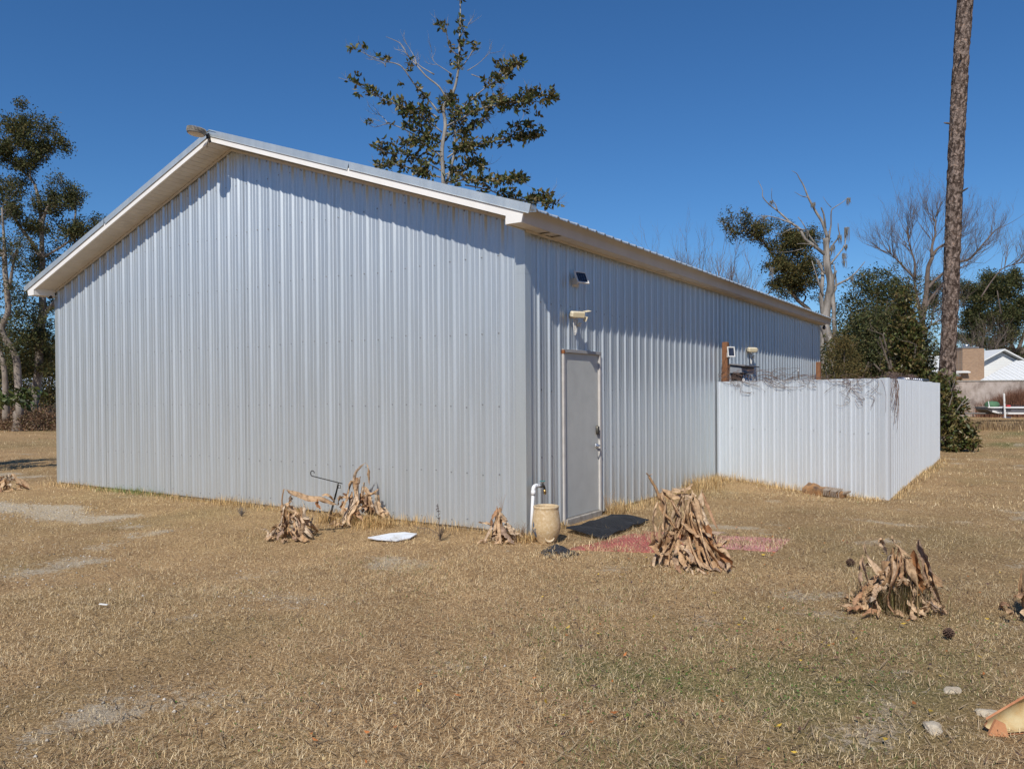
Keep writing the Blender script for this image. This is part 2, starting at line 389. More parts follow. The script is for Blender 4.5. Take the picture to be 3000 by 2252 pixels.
# ---- gable edge: metal rake trim above a white fascia, soffit boards behind
for sgn in (1, -1):
    xe = OX + .009 if sgn > 0 else -W - OX - .009           # end of the metal trim
    xf = OX - .085 if sgn > 0 else -W - OX + .085            # end of the white fascia
    zt = lambda x: zr(x) + .035
    s = sgn
    # metal rake: front face with a kick at the bottom and a top flange
    def strip(xa, xb):
        rows = [(-OY + .10, .0), (-OY - .007, .004), (-OY - .008, -.084), (-OY - .014, -.090)]
        P = [(x + s * (-.03 * (dz / -.09) if dz < -.01 else 0) * (1 if x == xb else 0), y, zt(x) + dz) for x in (xa, xb) for y, dz in rows]
        return MB().add(P, [(i, i + 1, i + 5, i + 4) for i in range(3)])
    xm = XR + s * 2.72
    strip(XR, xm).build("rake_trim", M_GALV2, shed); m2 = strip(xm, xe); m2.v = [(v[0], v[1] - .0015, v[2] + .0008) for v in m2.v]; m2.build("rake_trim", M_GALV2, shed)
    # end return of the trim (dark little tab at the eave)
    MB().prism([(xe, -OY - .014, zt(xe)), (xe, -OY + .10, zt(xe)), (xe, -OY + .10, zt(xe) - .06), (xe - s * .02, -OY - .014, zt(xe) - .08)], (-s * .002, 0, 0)).build("rake_trim", M_GALV2, shed)
    # white fascia board: from the ridge down to the eave with plumb-cut foot
    zb = lambda x: PK + .027 - SL * abs(x - XR)
    x1a = XR + s * .035
    poly = [(x1a, -OY, zb(XR + s * .035) + .02), (XR + s * .02, -OY, zb(XR) + .075), (XR + s * .02, -OY, zt(XR) - .07), (xf, -OY, zt(xf) - .082), (xf - s * .03, -OY, 3.372), (xf - s * .225, -OY, 3.372), (xf - s * .225, -OY, zb(xf - s * .225)), ]
    MB().prism(poly, (0, .022, 0)).build("gable_fascia", M_WHITE, shed)
    # eave return box side
    # soffit boards under the rake
    xw0 = 0 if s > 0 else -W
    nb = 51; xs = XR; run = (abs((0 if s > 0 else -W) - XR)) / nb
    bmesh_b = None
    for k in range(nb):
        xa = XR + s * run * k; xb = XR + s * run * (k + 1)
        if bmesh_b is None:
            g = .010; h = -SL * run
            mbb = MB(); q = [(0 + s * g, 0), (s * g * 1.2, -.006), (s * (run - .001), h - .006 + SL * 0), (s * (run - .001), h)]
            P = [(x, y, z) for y in (-OY + .02, -.034) for x, z in q]
            mbb.add(P, [(0, 1, 5, 4), (1, 2, 6, 5), (2, 3, 7, 6), (0, 3, 2, 1), (4, 5, 6, 7)])
            bmesh_b = mbb.mesh("soffit_board"); bmesh_b.materials.append(M_SOFF)
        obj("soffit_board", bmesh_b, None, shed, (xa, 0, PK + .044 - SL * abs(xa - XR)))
    # backing above the joints
    q = [(XR, PK + .052), ((0 if s > 0 else -W), PK + .052 - SL * 4.99)]
    MB().add([(q[0][0], -OY + .02, q[0][1]), (q[1][0], -OY + .02, q[1][1]), (q[1][0], -.0, q[1][1]), (q[0][0], 0, q[0][1])], [(0, 1, 2, 3)]).build("soffit_backing", M_SJOINT, shed)
    MB().box(xw0 - .004, -OY + .022, 3.374, xw0 + .004, -.03, 3.49).build("eave_return", M_WHITE, shed)
    # receiver channel along the wall
    xw = 0 if s > 0 else -W
    MB().prism([(XR, -.034, PK + .037), (XR, -.034, PK - .002), (xw, -.034, PK - .002 - SL * 4.99), (xw, -.034, PK + .037 - SL * 4.99)], (0, .007, 0)).build("soffit_channel", M_SOFF, shed)
    # ---- eave side: fascia, soffit boards, return
    xo = (OX - .115) if s > 0 else -W - OX + .115             # outer face of the eave fascia
    yA, yB = -OY + .0225, L + OY
    fz1 = zr(xo) - .004
    MB().prism([(xo, yA, 3.372), (xo + s * .030, yA, fz1), (xo - s * .0, yA, fz1), (xo - s * .018, yA, 3.372)], (0, yB - yA, 0)).build("eave_fascia", M_FASC if s > 0 else M_WHITE, shed)
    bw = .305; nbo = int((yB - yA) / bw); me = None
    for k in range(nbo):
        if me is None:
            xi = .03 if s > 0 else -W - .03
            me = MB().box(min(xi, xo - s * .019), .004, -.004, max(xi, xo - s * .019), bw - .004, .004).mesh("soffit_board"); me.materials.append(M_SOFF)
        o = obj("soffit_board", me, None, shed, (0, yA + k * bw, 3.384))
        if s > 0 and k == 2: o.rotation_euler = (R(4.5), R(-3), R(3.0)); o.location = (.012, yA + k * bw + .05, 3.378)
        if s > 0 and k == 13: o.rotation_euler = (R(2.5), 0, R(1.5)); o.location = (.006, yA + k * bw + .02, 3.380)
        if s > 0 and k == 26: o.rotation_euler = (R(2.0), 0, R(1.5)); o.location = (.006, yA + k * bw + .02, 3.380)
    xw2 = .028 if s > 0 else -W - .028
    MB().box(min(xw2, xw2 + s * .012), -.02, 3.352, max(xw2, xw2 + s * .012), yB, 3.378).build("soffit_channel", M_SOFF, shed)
    # black sheet painted in as the unlit roof space above the eave soffit
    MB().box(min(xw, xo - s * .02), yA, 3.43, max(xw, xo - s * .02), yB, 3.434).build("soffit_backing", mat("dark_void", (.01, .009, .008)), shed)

# ---- door
M_THR = mat("threshold", (.30, .28, .25), (.2, .18, .16), 30, .8)
door = MB(); door.box(-.035, DY0 + .029, .079, .006, DY1 - .035, 2.067, b=.002); door = door.build("door", M_DOOR, shed)
kp = MB(); kp.lathe([(0, 0), (.024, 0), (.026, .012), (.02, .03), (.012, .034), (0, .034)], 16, Matrix.Translation((.006, 1.70, 1.105)) @ Matrix.Diagonal((1, 1, 2.4, 1)) @ Matrix.Rotation(R(90), 4, 'Y'))
kp.build("keypad_lock", M_OLDB, door, True)
kb = MB(); kb.box(.039, 1.686, 1.04, .0445, 1.714, 1.15, b=.003); kb.build("keypad_face", M_BLK, door)
hb = MB(); hb.lathe([(0, 0), (.033, 0), (.033, .006), (.026, .012), (.013, .014), (.012, .05), (.0, .052)], 18, Matrix.Translation((.006, 1.70, .905)) @ Matrix.Rotation(R(90), 4, 'Y'))
hb.tube(smooth_path([(.053, 1.70, .905), (.061, 1.67, .905), (.059, 1.61, .90), (.051, 1.585, .897)]), [.011, .011, .010, .010, .009, .009, .009, .009, .008, .006], 8)
hb.build("lever_handle", M_STEEL, door, True)
for z in (.35, 1.08, 1.82):
    MB().tube([(.008, DY0 + .031, z - .05), (.008, DY0 + .031, z + .05)], .008, 8).build("hinge", M_STEEL, door)
fr = MB(); fr.box(-.09, DY0 - .012, .0, .030, DY0 + .028, 2.068, b=.002); fr.build("door_jamb", M_JAMB, shed)
fr = MB(); fr.box(-.09, DY1 - .034, .0, .030, DY1 + .012, 2.068, b=.002); fr.build("door_jamb", M_JAMB, shed)
fr = MB(); fr.box(-.09, DY0 - .012, 2.0682, .032, DY1 + .012, 2.108, b=.002); fr.build("door_header", M_FRAME, shed)
fr = MB(); fr.box(.0, DY0 - .018, 2.05, .036, DY0 + .02, 2.095, b=.004); fr.build("rust_patch", M_RUST, shed)
MB().box(-.09, DY0 + .03, -.1, .05, DY1 - .036, .070, b=.006).build("door_threshold", M_CONC, shed)
MB().box(-.085, DY0 + .03, .0705, .020, DY1 - .036, .0765).build("threshold_plate", M_THR, shed)
MB().box(-.12, DY0, .0, -.10, DY1, 2.1).build("door_backing", M_BLK, shed)

# ================================================================== SHEET METAL FENCE
fence = thing("metal_fence", "white ribbed sheet metal fence enclosing a yard beside the shed wall", "fence")
FA, FB_, FC_ = Vector((.035, 6.335, 0)), Vector((2.95, 5.17, 0)), Vector((2.94, 13.32, 0))
def fence_run(a, b, rib0, zt=1.765):
    d = (b - a); ln = d.length; d.normalize(); nrm = Vector((d.y, -d.x, 0))
    e = [0]; u = rib0 - .1143 + .9144
    while u < ln - .15: e.append(u); u += .9144
    e.append(ln)
    for i in range(len(e) - 1):
        P = prof_pts(e[i], e[i + 1], rib0, .019, fl=.0265, tp=.0125); off = .0015 * (i % 2); dz = random.uniform(-.006, .006)
        sheet(P, lambda u, h, z: tuple(a + d * u + nrm * (h + .004 + off) + Vector((0, 0, z))), lambda u: -.03, lambda u: zt + dz).build("fence_panel", M_FENCE, fence)
    for z in (.45, 1.0, 1.62):
        mb = MB(); Mx = Matrix.Translation(a) @ d.to_track_quat('X', 'Z').to_matrix().to_4x4()
        mb.box(.03, .018, z - .045, ln - .03, .056, z + .045, Mx, .004); mb.build("fence_rail", M_WOOD, fence)
    pts = []
    for z in (.96, 1.58):
        u = rib0 + .06
        while u < ln - .05:
            pts.append(a + d * u + nrm * .0055 + Vector((0, 0, z + random.uniform(-.02, .02)))); u += PITCH * random.choice((1, 1, 2))
    mb = MB(); an = Vector((0, 0, 1)); bn = nrm.cross(an)
    for p in pts:
        ring = [p + (an * math.cos(k * 1.0472) + bn * math.sin(k * 1.0472)) * .009 for k in range(6)]; top = [q + nrm * .006 - (q - p) * .35 for q in ring]
        mb.add(ring + top, [(k, (k + 1) % 6, 6 + (k + 1) % 6, 6 + k) for k in range(6)] + [tuple(range(6, 12))])
    o = mb.build("fasteners", M_STEEL, fence); o['kind'] = 'stuff'
fence_run(FA, FB_, .27); fence_run(FB_, FC_, .12)
# rounded corner trim
d1 = (FA - FB_).normalized(); d2 = (FC_ - FB_).normalized(); n1 = Vector((-d1.y, d1.x, 0)); n1 = n1 if n1.y < 0 else -n1; n2 = Vector((1, 0, 0))
pr = [FB_ + d1 * .11 + n1 * .022, FB_ + d1 * .02 + n1 * .027, FB_ + n1 * .024 + n2 * .014, FB_ + n2 * .027 + d2 * .01, FB_ + d2 * .09 + n2 * .022]
q = [p + Vector((0, 0, -.03)) for p in pr] + [p + Vector((0, 0, 1.772)) for p in pr]
MB().add(q, [(i, i + 1, 6 + i, 5 + i) for i in range(4)]).build("corner_trim", M_FENCE, fence)
MB().box(.095, 6.41, -.05, .195, 6.51, 2.47, b=.008).build("fence_post", M_WOOD, fence)
MB().box(.10, 13.85, -.05, .215, 13.96, 2.34, b=.008).build("fence_post", M_WOOD, fence)
MB().box(2.80, 5.26, -.05, 2.90, 5.36, 1.74, b=.008).build("fence_post", M_WOOD, fence)

# ================================================================== THINGS FIXED TO THE SHED
def solar(loc, w, h, tilt, rz, label):
    t = thing("solar_panel", label, "solar panel", loc, rz, "small solar charger panels")
    # faces local +X
    M = Matrix.Rotation(tilt, 4, 'Y')
    fr = MB()
    for a in ((-w / 2, -h / 2, -w / 2 + .018, h / 2), (w / 2 - .018, -h / 2, w / 2, h / 2)): fr.box(-.006, a[0], a[1], .012, a[2], a[3], M, .002)
    fr.box(-.006, -w / 2 + .018, -h / 2, .0118, w / 2 - .018, -h / 2 + .02, M, .002); fr.box(-.006, -w / 2 + .018, h / 2 - .02, .0118, w / 2 - .018, h / 2, M, .002)
    fr.build("frame", M_WHTP, t)
    MB().box(-.004, -w / 2 + .016, -h / 2 + .018, .007, w / 2 - .016, h / 2 - .018, M).build("cell_plate", M_CELL, t)
    gl = MB(); iw, ih = w - .036, h - .04
    for k in range(1, 4): y = -iw / 2 + iw * k / 4; gl.box(.007, y - .0012, -ih / 2, .0078, y + .0012, ih / 2, M)
    for k in range(1, 6): z = -ih / 2 + ih * k / 6; gl.box(.007, -iw / 2, z - .0008, .0077, iw / 2, z + .0008, M)
    gl.build("cell_lines", mat("cell_line_silver", (.16, .18, .24), rough=.4), t)
    br = MB(); br.prism([(-.09, -w * .3, -h / 2 - .005), (-.006, -w * .3, -h / 2 + .0), (-.006, -w * .3, .0), (-.09, -w * .3, -.02)], (0, .006, 0))
    br.box(-.098, -w * .32, -h / 2 - .02, -.09, w * .25, .0); br.build("bracket", M_WHTP, t)
    return t
solar((.115, 1.11, 2.98), .20, .165, R(-24), R(-16), "small white framed solar panel high on shed wall above the grey door")
def flood(loc, label, heads=1):
    t = thing("floodlight", label, "floodlight", loc, 0, "cream floodlights on the shed wall")
    b = MB(); b.box(-.10, -.045, -.035, -.03, .045, .045, b=.008); b.build("mount", M_CREAM, t)
    for k in range(heads):
        yo = 0 if heads == 1 else (-.075 + .15 * k); rz = R(-28) if heads == 1 else R(-40 + 70 * k)
        M = Matrix.Translation((0.0, yo, .01)) @ Matrix.Rotation(rz, 4, 'Z') @ Matrix.Rotation(R(14), 4, 'Y')
        sc = 1.0 if heads == 1 else .85
        hd = MB(); hd.box(-.04, -.115 * sc, -.042, .045, .115 * sc, .046, M, .018); h = hd.build("lamp_head", M_CREAM, t)
        ln = MB(); ln.box(.0452, -.095 * sc, -.03, .049, .095 * sc, .034, M, .001); ln.build("lens", mat("cream_lens", (.70, .60, .38), (.74, .64, .44), 20, .25), h)
        if heads == 1:
            v = MB(); v.box(-.03, .117, .02, .05, .205, .026, M @ Matrix.Rotation(R(12), 4, 'X')); v.box(-.03, .150, -.05, .045, .155, .022, M @ Matrix.Rotation(R(-16), 4, 'X')); v.build("visor", M_CREAM, h)
    cd = MB()
    for k in range(5):
        a = random.uniform(-.02, .02); ln_ = .17 + .03 * k * .4
        cd.tube(smooth_path([(-.05, .0 + a, -.04), (-.045, -.015 + a, -.10), (-.05, .005 + a, -.04 - ln_), (-.04, .035 + a, -.06 - ln_ * .9), (-.04, .03 + a, -.11), (-.05, .012, -.05)]), .0042, 5)
    cd.build("cord_coil", M_WHTP, t)
    pl = MB()
    for dy, dz in ((.10, -.105), (.085, -.14)):
        pl.tube([(-.03, .045, -.125), (-.02, dy, dz)], [.014, .007], 7); pl.tube([(-.02, dy, dz), (-.018, dy + .045, dz + .004)], [.012, .009], 7)
    pl.build("sensor", M_CREAM, t)
    return t
t = flood((.105, 1.02, 2.515), "cream floodlight with coiled white cord and flap beneath the solar panel over the door"); t.scale = (.86, .86, .86)
flood((.105, 8.30, 2.40), "cream twin head floodlight on the shed wall behind the metal fence", 2)
solar((.265, 6.40, 2.29), .145, .185, R(-8), R(-40), "white framed solar panel mounted on the brown wooden fence post")

t = thing("yard_lamp", "round grey yard lamp with ribbed rim mounted at the shed gable peak", "lamp", (-4.985, -.60, 5.235))
t.scale = (.7, .7, .7)
Mx = Matrix.Rotation(R(-6), 4, 'X') @ Matrix.Rotation(R(5), 4, 'Y')
b = MB(); b.lathe([(0, .05), (.12, .05), (.165, .045), (.168, .0), (.172, -.02), (.170, -.045), (.160, -.052), (0, -.05)], 40, Mx); b.build("housing", mat("grey_cast_metal", (.22, .20, .17), (.14, .13, .11), 30, .6), t)
b = MB()
for k in range(44):
    a = 2 * math.pi * k / 44; b.box(.150, -.0045, -.012, .183, .0045, .058, Mx @ Matrix.Rotation(a, 4, 'Z'))
b.build("cooling_fins", mat("fin_grey", (.34, .31, .26), rough=.6), t)
b = MB(); b.lathe([(.0, -.050), (.158, -.050), (.150, -.062), (.11, -.075), (.05, -.082), (0, -.084)], 32, Mx); b.build("lens", mat("lamp_diffuser", (.62, .52, .40), (.56, .47, .36), 5, .45), t, True)
b = MB(); b.tube([(0, .165, .0), (0, .22, -.01), (-.01, .285, -.02)], [.018, .016, .02], 10); b.box(-.06, .262, -.07, .04, .275, .04, b=.004); b.build("arm", M_IRON, t)
b = MB(); b.tube(smooth_path([(.0, .25, -.03), (.03, .24, -.06), (.025, .245, -.13), (-.02, .26, -.19), (-.07, .29, -.23)]), .006, 6); b.build("cable", M_BLK, t)

def seccam(loc, rz, label):
    t = thing("security_camera", label, "camera", loc, rz, "ball cameras under the eaves")
    b = MB(); b.lathe([(0, .02), (.03, .02), (.032, .0), (.02, -.012), (0, -.012)], 16); b.build("base", M_BLK, t)
    b = MB(); b.lathe([(.0, .0)] + [(.048 * math.sin(a), -.03 - .048 + .048 * math.cos(a) + .02) for a in [i * math.pi / 10 for i in range(1, 10)]] + [(0, -.106)], 18); b.build("ball", mat("glossy_black", (.01, .01, .014), rough=.12), t, True)
    b = MB(); b.lathe([(0, 0), (.022, 0), (.024, .006), (.015, .010), (0, .011)], 14, Matrix.Translation((0, -.042, -.06)) @ Matrix.Rotation(R(100), 4, 'X')); b.build("lens", M_STEEL, t, True)
    return t
seccam((-W - .04, -.10, 3.43), R(20), "black ball camera under the left eave end of the shed")
seccam((.10, L + .12, 3.345), R(60), "black ball camera under the far right eave end of the shed")

# utility cabinet on the wall behind the fence
t = thing("utility_cabinet", "grey lidded utility cabinet on the shed wall seen over the fence top", "cabinet", (.02, 7.52, 0))
MB().box(.0, -.43, 1.93, .22, .36, 2.07, b=.006).build("cabinet_body", mat("grey_painted_wood", (.26, .28, .31), (.20, .21, .24), 8, .7), t)
MB().box(-.01, -.47, -.012, .30, .46, .014, Matrix.Translation((0, 0, 2.10)) @ Matrix.Rotation(R(8), 4, 'Y'), .004).build("cabinet_lid", mat("grey_lid", (.20, .20, .21), (.14, .13, .13), 10, .7), t)
MB().box(.0, -.30, 1.30, .16, .26, 1.92, b=.004).build("cabinet_back", mat("recess_shade_dark", (.07, .065, .06), rough=.8), t)  # solid dark box; the shade of the open recess is in its colour
for y in (-.24, -.10, .06, .22):
    b = MB(); b.lathe([(0, 1.30), (.03, 1.30), (.03, 1.80), (.018, 1.85), (.012, 1.90), (0, 1.905)], 10, Matrix.Translation((.20, y, 0))); b.build("standpipe", M_PVC, t, True)
t = tag(MB().tube(smooth_path([(.05, 12.2, 1.2), (.06, 12.2, 1.75), (.08, 12.1, 1.95), (.12, 11.9, 2.08)]), .012, 6).build("white_conduit", M_PVC), "thin white bent conduit rising behind the fence near the far wooden post", "conduit")

# ================================================================== TAP
t = thing("water_tap", "white plastic standpipe with brass tap at the shed corner", "tap", (.115, -.07, 0))
b = MB(); b.tube([(0, -.015, -.03), (.0, .040, .50)], .0185, 14); b.build("pipe", M_PVC, t, True)
b = MB(); b.tube([(0, .0395, .465), (0, .043, .52)], .0245, 14)
b.tube(smooth_path([(0, .042, .505), (0, .048, .54), (0, .072, .560), (0, .11, .562)], 4), .0235, 14); b.tube([(0, .10, .562), (0, .125, .561)], .0255, 14); b.build("elbow", M_PVC, t, True)
b = MB(); b.tube([(0, .124, .561), (0, .19, .555)], .0185, 14); b.build("stub_pipe", M_PVC, t, True)
b = MB(); b.tube([(0, .188, .555), (0, .225, .551)], [.024, .019], 10); b.tube(smooth_path([(0, .22, .551), (0, .25, .55), (0, .275, .53), (0, .285, .50)]), [.017] * 5 + [.014] * 5, 10); b.tube([(0, .245, .55), (0, .238, .60)], [.012, .008], 8); tp = b.build("tap_body", M_OLDB, t, True)
b = MB(); b.tube([(0, .285, .503), (0, .287, .462)], [.0165, .018], 12); b.tube([(0, .287, .462), (0, .2875, .448)], [.015, .015], 12); b.build("spout_adapter", M_BRASS, t, True)
b = MB(); b.tube([(-.005, .195, .603), (.005, .285, .60)], .006, 6); b.tube([(-.02, .238, .60), (.03, .24, .602)], .006, 6); b.build("tap_handle", M_TEAL, t, True)

# ================================================================== JAR
m, nt, bs, out = _new("speckled_clay_glaze")
f = _noise(nt, 38, 5, .65); f2 = _noise(nt, 120, 3, .6)
c = _ramp(nt, f, [(.36, (.54, .38, .20)), (.55, (.62, .47, .28)), (.68, (.70, .57, .39))])
nt.links.new(_mix(nt, c, _ramp(nt, f2, [(.4, (.86, .83, .76)), (.6, (1, 1, 1))]), .6, 'MULTIPLY'), bs.inputs['Base Color']); bs.inputs['Roughness'].default_value = .45; _bump(nt, bs, f2, .25, .003)
t = thing("clay_jar", "tan speckled clay jar with blue leaf marks beside the shed corner", "jar", (.375, -.19, 0))
pr = [(0, -.02), (.085, -.02), (.098, .02), (.125, .07), (.146, .12), (.153, .17), (.150, .22), (.142, .29), (.134, .345), (.131, .362), (.137, .372), (.138, .385), (.130, .393), (.118, .39), (.114, .375), (.118, .33), (.125, .2), (.10, .06), (0, .05)]
b = MB(); b.lathe(pr, 40); b.build("jar_body", m, t, True)
va = math.atan2(-.84, .55)
def jar_r(z):
    zs = [p[1] for p in pr[:12]]; rs = [p[0] for p in pr[:12]]; return float(np.interp(z, zs, rs))
b = MB(); pts = []
for k in range(11):
    a = math.pi * (1.05 + .9 * k / 10); du = .05 * math.cos(a); dz = .045 * math.sin(a); z = .075 + dz; rr = jar_r(z) + .008; an = va + .26 + du / rr
    pts.append((rr * math.cos(an), rr * math.sin(an), z))
b.tube(pts, [.004 + .010 * math.sin(math.pi * k / 10) for k in range(11)], 8); b.build("crescent_lug", mat("pale_clay", (.66, .54, .37), (.58, .46, .3), 30, .5), t, True)
mblue = mat("blue_slip", (.05, .09, .17), (.12, .17, .24), 60, .5)
for (da, z, sz, rot) in ((-1.12, .20, .036, .2), (-1.0, .105, .045, -.3), (-1.22, .14, .03, .8), (-.92, .155, .018, -1.0)):
    b = MB(); P = []; lp = [(0, -1), (.38, -.4), (.42, .1), (.2, .6), (0, 1), (-.2, .6), (-.42, .1), (-.38, -.4)]
    for x, y in lp:
        u = (x * math.cos(rot) - y * math.sin(rot)) * sz; w = (x * math.sin(rot) + y * math.cos(rot)) * sz; zz = z + w; rr = jar_r(zz) + .0015; an = va + da + u / rr; P.append((rr * math.cos(an), rr * math.sin(an), zz))
    zc = z; rr = jar_r(zc) + .003; P.append((rr * math.cos(va + da), rr * math.sin(va + da), zc))
    b.add(P, [(i, (i + 1) % 8, 8) for i in range(8)]); b.build("blue_leaf_mark", mblue, t)

# ================================================================== MATS AND LITTER
def lattice_mat(name, quad, nu, nv, sw, m, label, z=.012, amp=.006, hole=0):
    """perforated mat: criss-cross bars over a quad"""
    A, B, Cc, D = [Vector((*p, 0)) for p in quad]; mb = MB()
    P = lambda u, v: A * (1 - u) * (1 - v) + B * u * (1 - v) + Cc * u * v + D * (1 - u) * v
    def zz(p): return z + amp * (mnoise.noise((p.x * 3.1, p.y * 3.1, 1)) + .5)
    def bar(p, q, n=10):
        d = (q - p).normalized(); s_ = Vector((-d.y, d.x, 0)) * sw; P_ = []
        for i in range(n + 1):
            c = p.lerp(q, i / n); h = zz(c); P_ += [c + s_ + Vector((0, 0, h - .012)), c + s_ + Vector((0, 0, h)), c - s_ + Vector((0, 0, h)), c - s_ + Vector((0, 0, h - .012))]
        mb.add(P_, [(4 * i + k, 4 * i + k + 1, 4 * i + k + 5, 4 * i + k + 4) for i in range(n) for k in range(3)])
    for i in range(nu + 1): bar(P(i / nu, 0), P(i / nu, 1))
    z += .001
    for j in range(nv + 1): bar(P(0, j / nv), P(1, j / nv))
    return tag(mb.build(name, m), label, "mat")
lattice_mat("rubber_mat", [(.27, .43), (.24, 1.66), (.78, 1.56), (.86, .20)], 40, 18, .0066, M_BLKR, "black perforated rubber mat on the grass before the door", .03, .035)
M_RED = mat("faded_red_plastic", (.50, .13, .115), (.40, .14, .11), 9, .7)
M_PNK = mat("faded_pink_plastic", (.58, .23, .24), (.50, .26, .24), 9, .7)
lattice_mat("plastic_mat", [(.78, -.42), (1.0, .93), (1.86, 1.02), (1.55, -.10)], 26, 22, .0060, M_RED, "faded red plastic mesh mat sunk in grass beside the black mat", .006, .010)
lattice_mat("plastic_mat", [(1.80, 1.05), (2.52, 1.30), (2.56, .55), (1.95, .42)], 18, 18, .0060, M_PNK, "faded pink plastic mesh mat in grass right of the large dried banana plant", .006, .010)
mb = MB(); N = 14; P = []; base = [Vector((.60, -.93, 0)), Vector((.60, -.48, 0)), Vector((1.0, -.56, 0)), Vector((.95, -.96, 0))]
for j in range(N + 1):
    for i in range(N + 1):
        u, v = i / N, j / N; p = base[0] * (1 - u) * (1 - v) + base[3] * u * (1 - v) + base[2] * u * v + base[1] * (1 - u) * v
        P.append((p.x + random.uniform(-.008, .008), p.y + random.uniform(-.008, .008), .008 + .05 * v ** 2 * math.exp(-((u - .3) / .35) ** 2) + .03 * max(0, mnoise.noise((p.x * 9, p.y * 9, 3)))))
F = [(j * (N + 1) + i, j * (N + 1) + i + 1, (j + 1) * (N + 1) + i + 1, (j + 1) * (N + 1) + i) for j in range(N) for i in range(N) if mnoise.noise((i * .55, j * .9, 8)) < .18 + .5 * (j / N) - .25]
mb.add(P, F); tag(mb.build("rubber_scrap", M_BLKR), "torn black rubber sheet scrap lying in grass in front of the jar", "scrap")
Mx = Matrix.Translation((-1.14, -.86, .022)) @ Matrix.Rotation(R(8), 4, 'Z') @ Matrix.Rotation(R(2.5), 4, 'X')
tag(MB().prism([Mx @ Vector((x, y, 0)) for x, y in ((-.26, -.16), (-.12, -.20), (.13, -.19), (.2, -.02), (.16, .18), (-.02, .20), (-.14, .10))], (0, 0, .010)).build("white_board", mat("white_board_face", (.70, .72, .75), (.50, .47, .42), 5, .45, lo=.45, hi=.75)), "flat white board lying on the grass near the dark dead weed", "board")
def rock(name, loc, r, sq, seed, m, label):
    import bmesh
    bm = bmesh.new(); bmesh.ops.create_icosphere(bm, subdivisions=3, radius=1)
    for v in bm.verts:
        nn = mnoise.noise(v.co * 1.3 + Vector((seed, 0, 0))) * .35 + mnoise.noise(v.co * 4 + Vector((seed, 5, 0))) * .10
        v.co = v.co * (1 + nn); v.co.x *= r * sq[0]; v.co.y *= r * sq[1]; v.co.z *= r * sq[2]
    me = bpy.data.meshes.new(name); bm.to_mesh(me); bm.free()
    return tag(obj(name, me, m, None, loc, (0, 0, seed)), label, "rock", "pale rocks in the lawn")
M_ROCK = mat("pale_limestone", (.55, .47, .35), (.40, .33, .24), 25, .9, bump=.6, bscale=90)
rock("rock", (4.26, -3.20, .012), .052, (1.2, .75, .55), 1.7, M_ROCK, "pale cream rock in the grass left of the terracotta shard")
rock("rock", (4.30, -2.62, .008), .042, (1.3, .8, .5), 4.1, M_ROCK, "grey flat rock in the grass above the terracotta shard")
rock("rock", (4.49, -2.86, .004), .055, (1.4, .8, .4), 6.3, M_ROCK, "half buried rock just behind the terracotta shard")
tag(MB().box(-.03, -.011, -.002, .03, .011, .006, Matrix.Translation((-1.12, -4.12, .03)) @ Matrix.Rotation(R(40), 4, 'Z') @ Matrix.Rotation(R(8), 4, 'Y'), .002).build("plastic_scrap", M_WHTP), "tiny white plastic scrap on the lawn at left", "scrap")
# terracotta shard (curved wall of a broken pot lying down)
m, nt, bs, out = _new("terracotta"); f = _noise(nt, 14, 5, .6)
nt.links.new(_ramp(nt, f, [(.38, (.38, .15, .07)), (.6, (.52, .24, .11))]), bs.inputs['Base Color']); bs.inputs['Roughness'].default_value = .85
M_YEL = mat("limed_inner_clay", (.56, .46, .26), (.48, .33, .15), 12, .85)
t = thing("pot_shard", "broken terracotta pot shard with yellowed inside at the lower right corner", "pot", (4.645, -3.02, 0), R(35))
def shard(dr, name, mm, n=22, k=14):
    mb = MB(); P = []
    for j in range(n + 1):
        u = j / n
        for i in range(k + 1):
            v = i / k; rad = (.040 + .078 * u) + dr; a = R(-95 + (150 + 62 * max(0, u - .45) + 16 * mnoise.noise((u * 3, 1, 2))) * v)
            x = -.17 + .36 * u - .03 * v + .03 * mnoise.noise((v * 3, 4, 0)) * (1 - u)
            P.append(RX_ * x + DX_ * (rad * math.cos(a) + .02 * u) + Vector((0, 0, .004 + (.040 + .078 * u) * .97 + rad * math.sin(a) + .02 * u)))
    mb.add(P, [(j * (k + 1) + i, j * (k + 1) + i + 1, (j + 1) * (k + 1) + i + 1, (j + 1) * (k + 1) + i) for j in range(n) for i in range(k)])
    return mb.build(name, mm, t, True), P
RX_ = Vector((.836, .549, 0)); DX_ = Vector((-.549, .836, 0))
t.rotation_euler = (0, 0, 0)
o1, PA = shard(0., "outer_wall", m); o2, PB = shard(-.010, "inner_wall", M_YEL)
mb = MB(); k = 14; ring = [(PA[j * 15 + k], PB[j * 15 + k]) for j in range(23)]; mb.add([q for r_ in ring for q in r_], [(2 * i, 2 * i + 1, 2 * i + 3, 2 * i + 2) for i in range(22)])
ring = [(PA[i], PB[i]) for i in range(15)]; mb.add([q for r_ in ring for q in r_], [(2 * i, 2 * i + 1, 2 * i + 3, 2 * i + 2) for i in range(14)]); mb.build("rim", m, t)
b = MB(); b.prism([RX_ * -.20 + Vector((0, 0, .003)), RX_ * -.12 + DX_ * -.02 + Vector((0, 0, .003)), RX_ * -.13 + DX_ * -.01 + Vector((0, 0, .06)), RX_ * -.165 + Vector((0, 0, .075))], DX_ * .014); b.build("broken_chip", m, t)
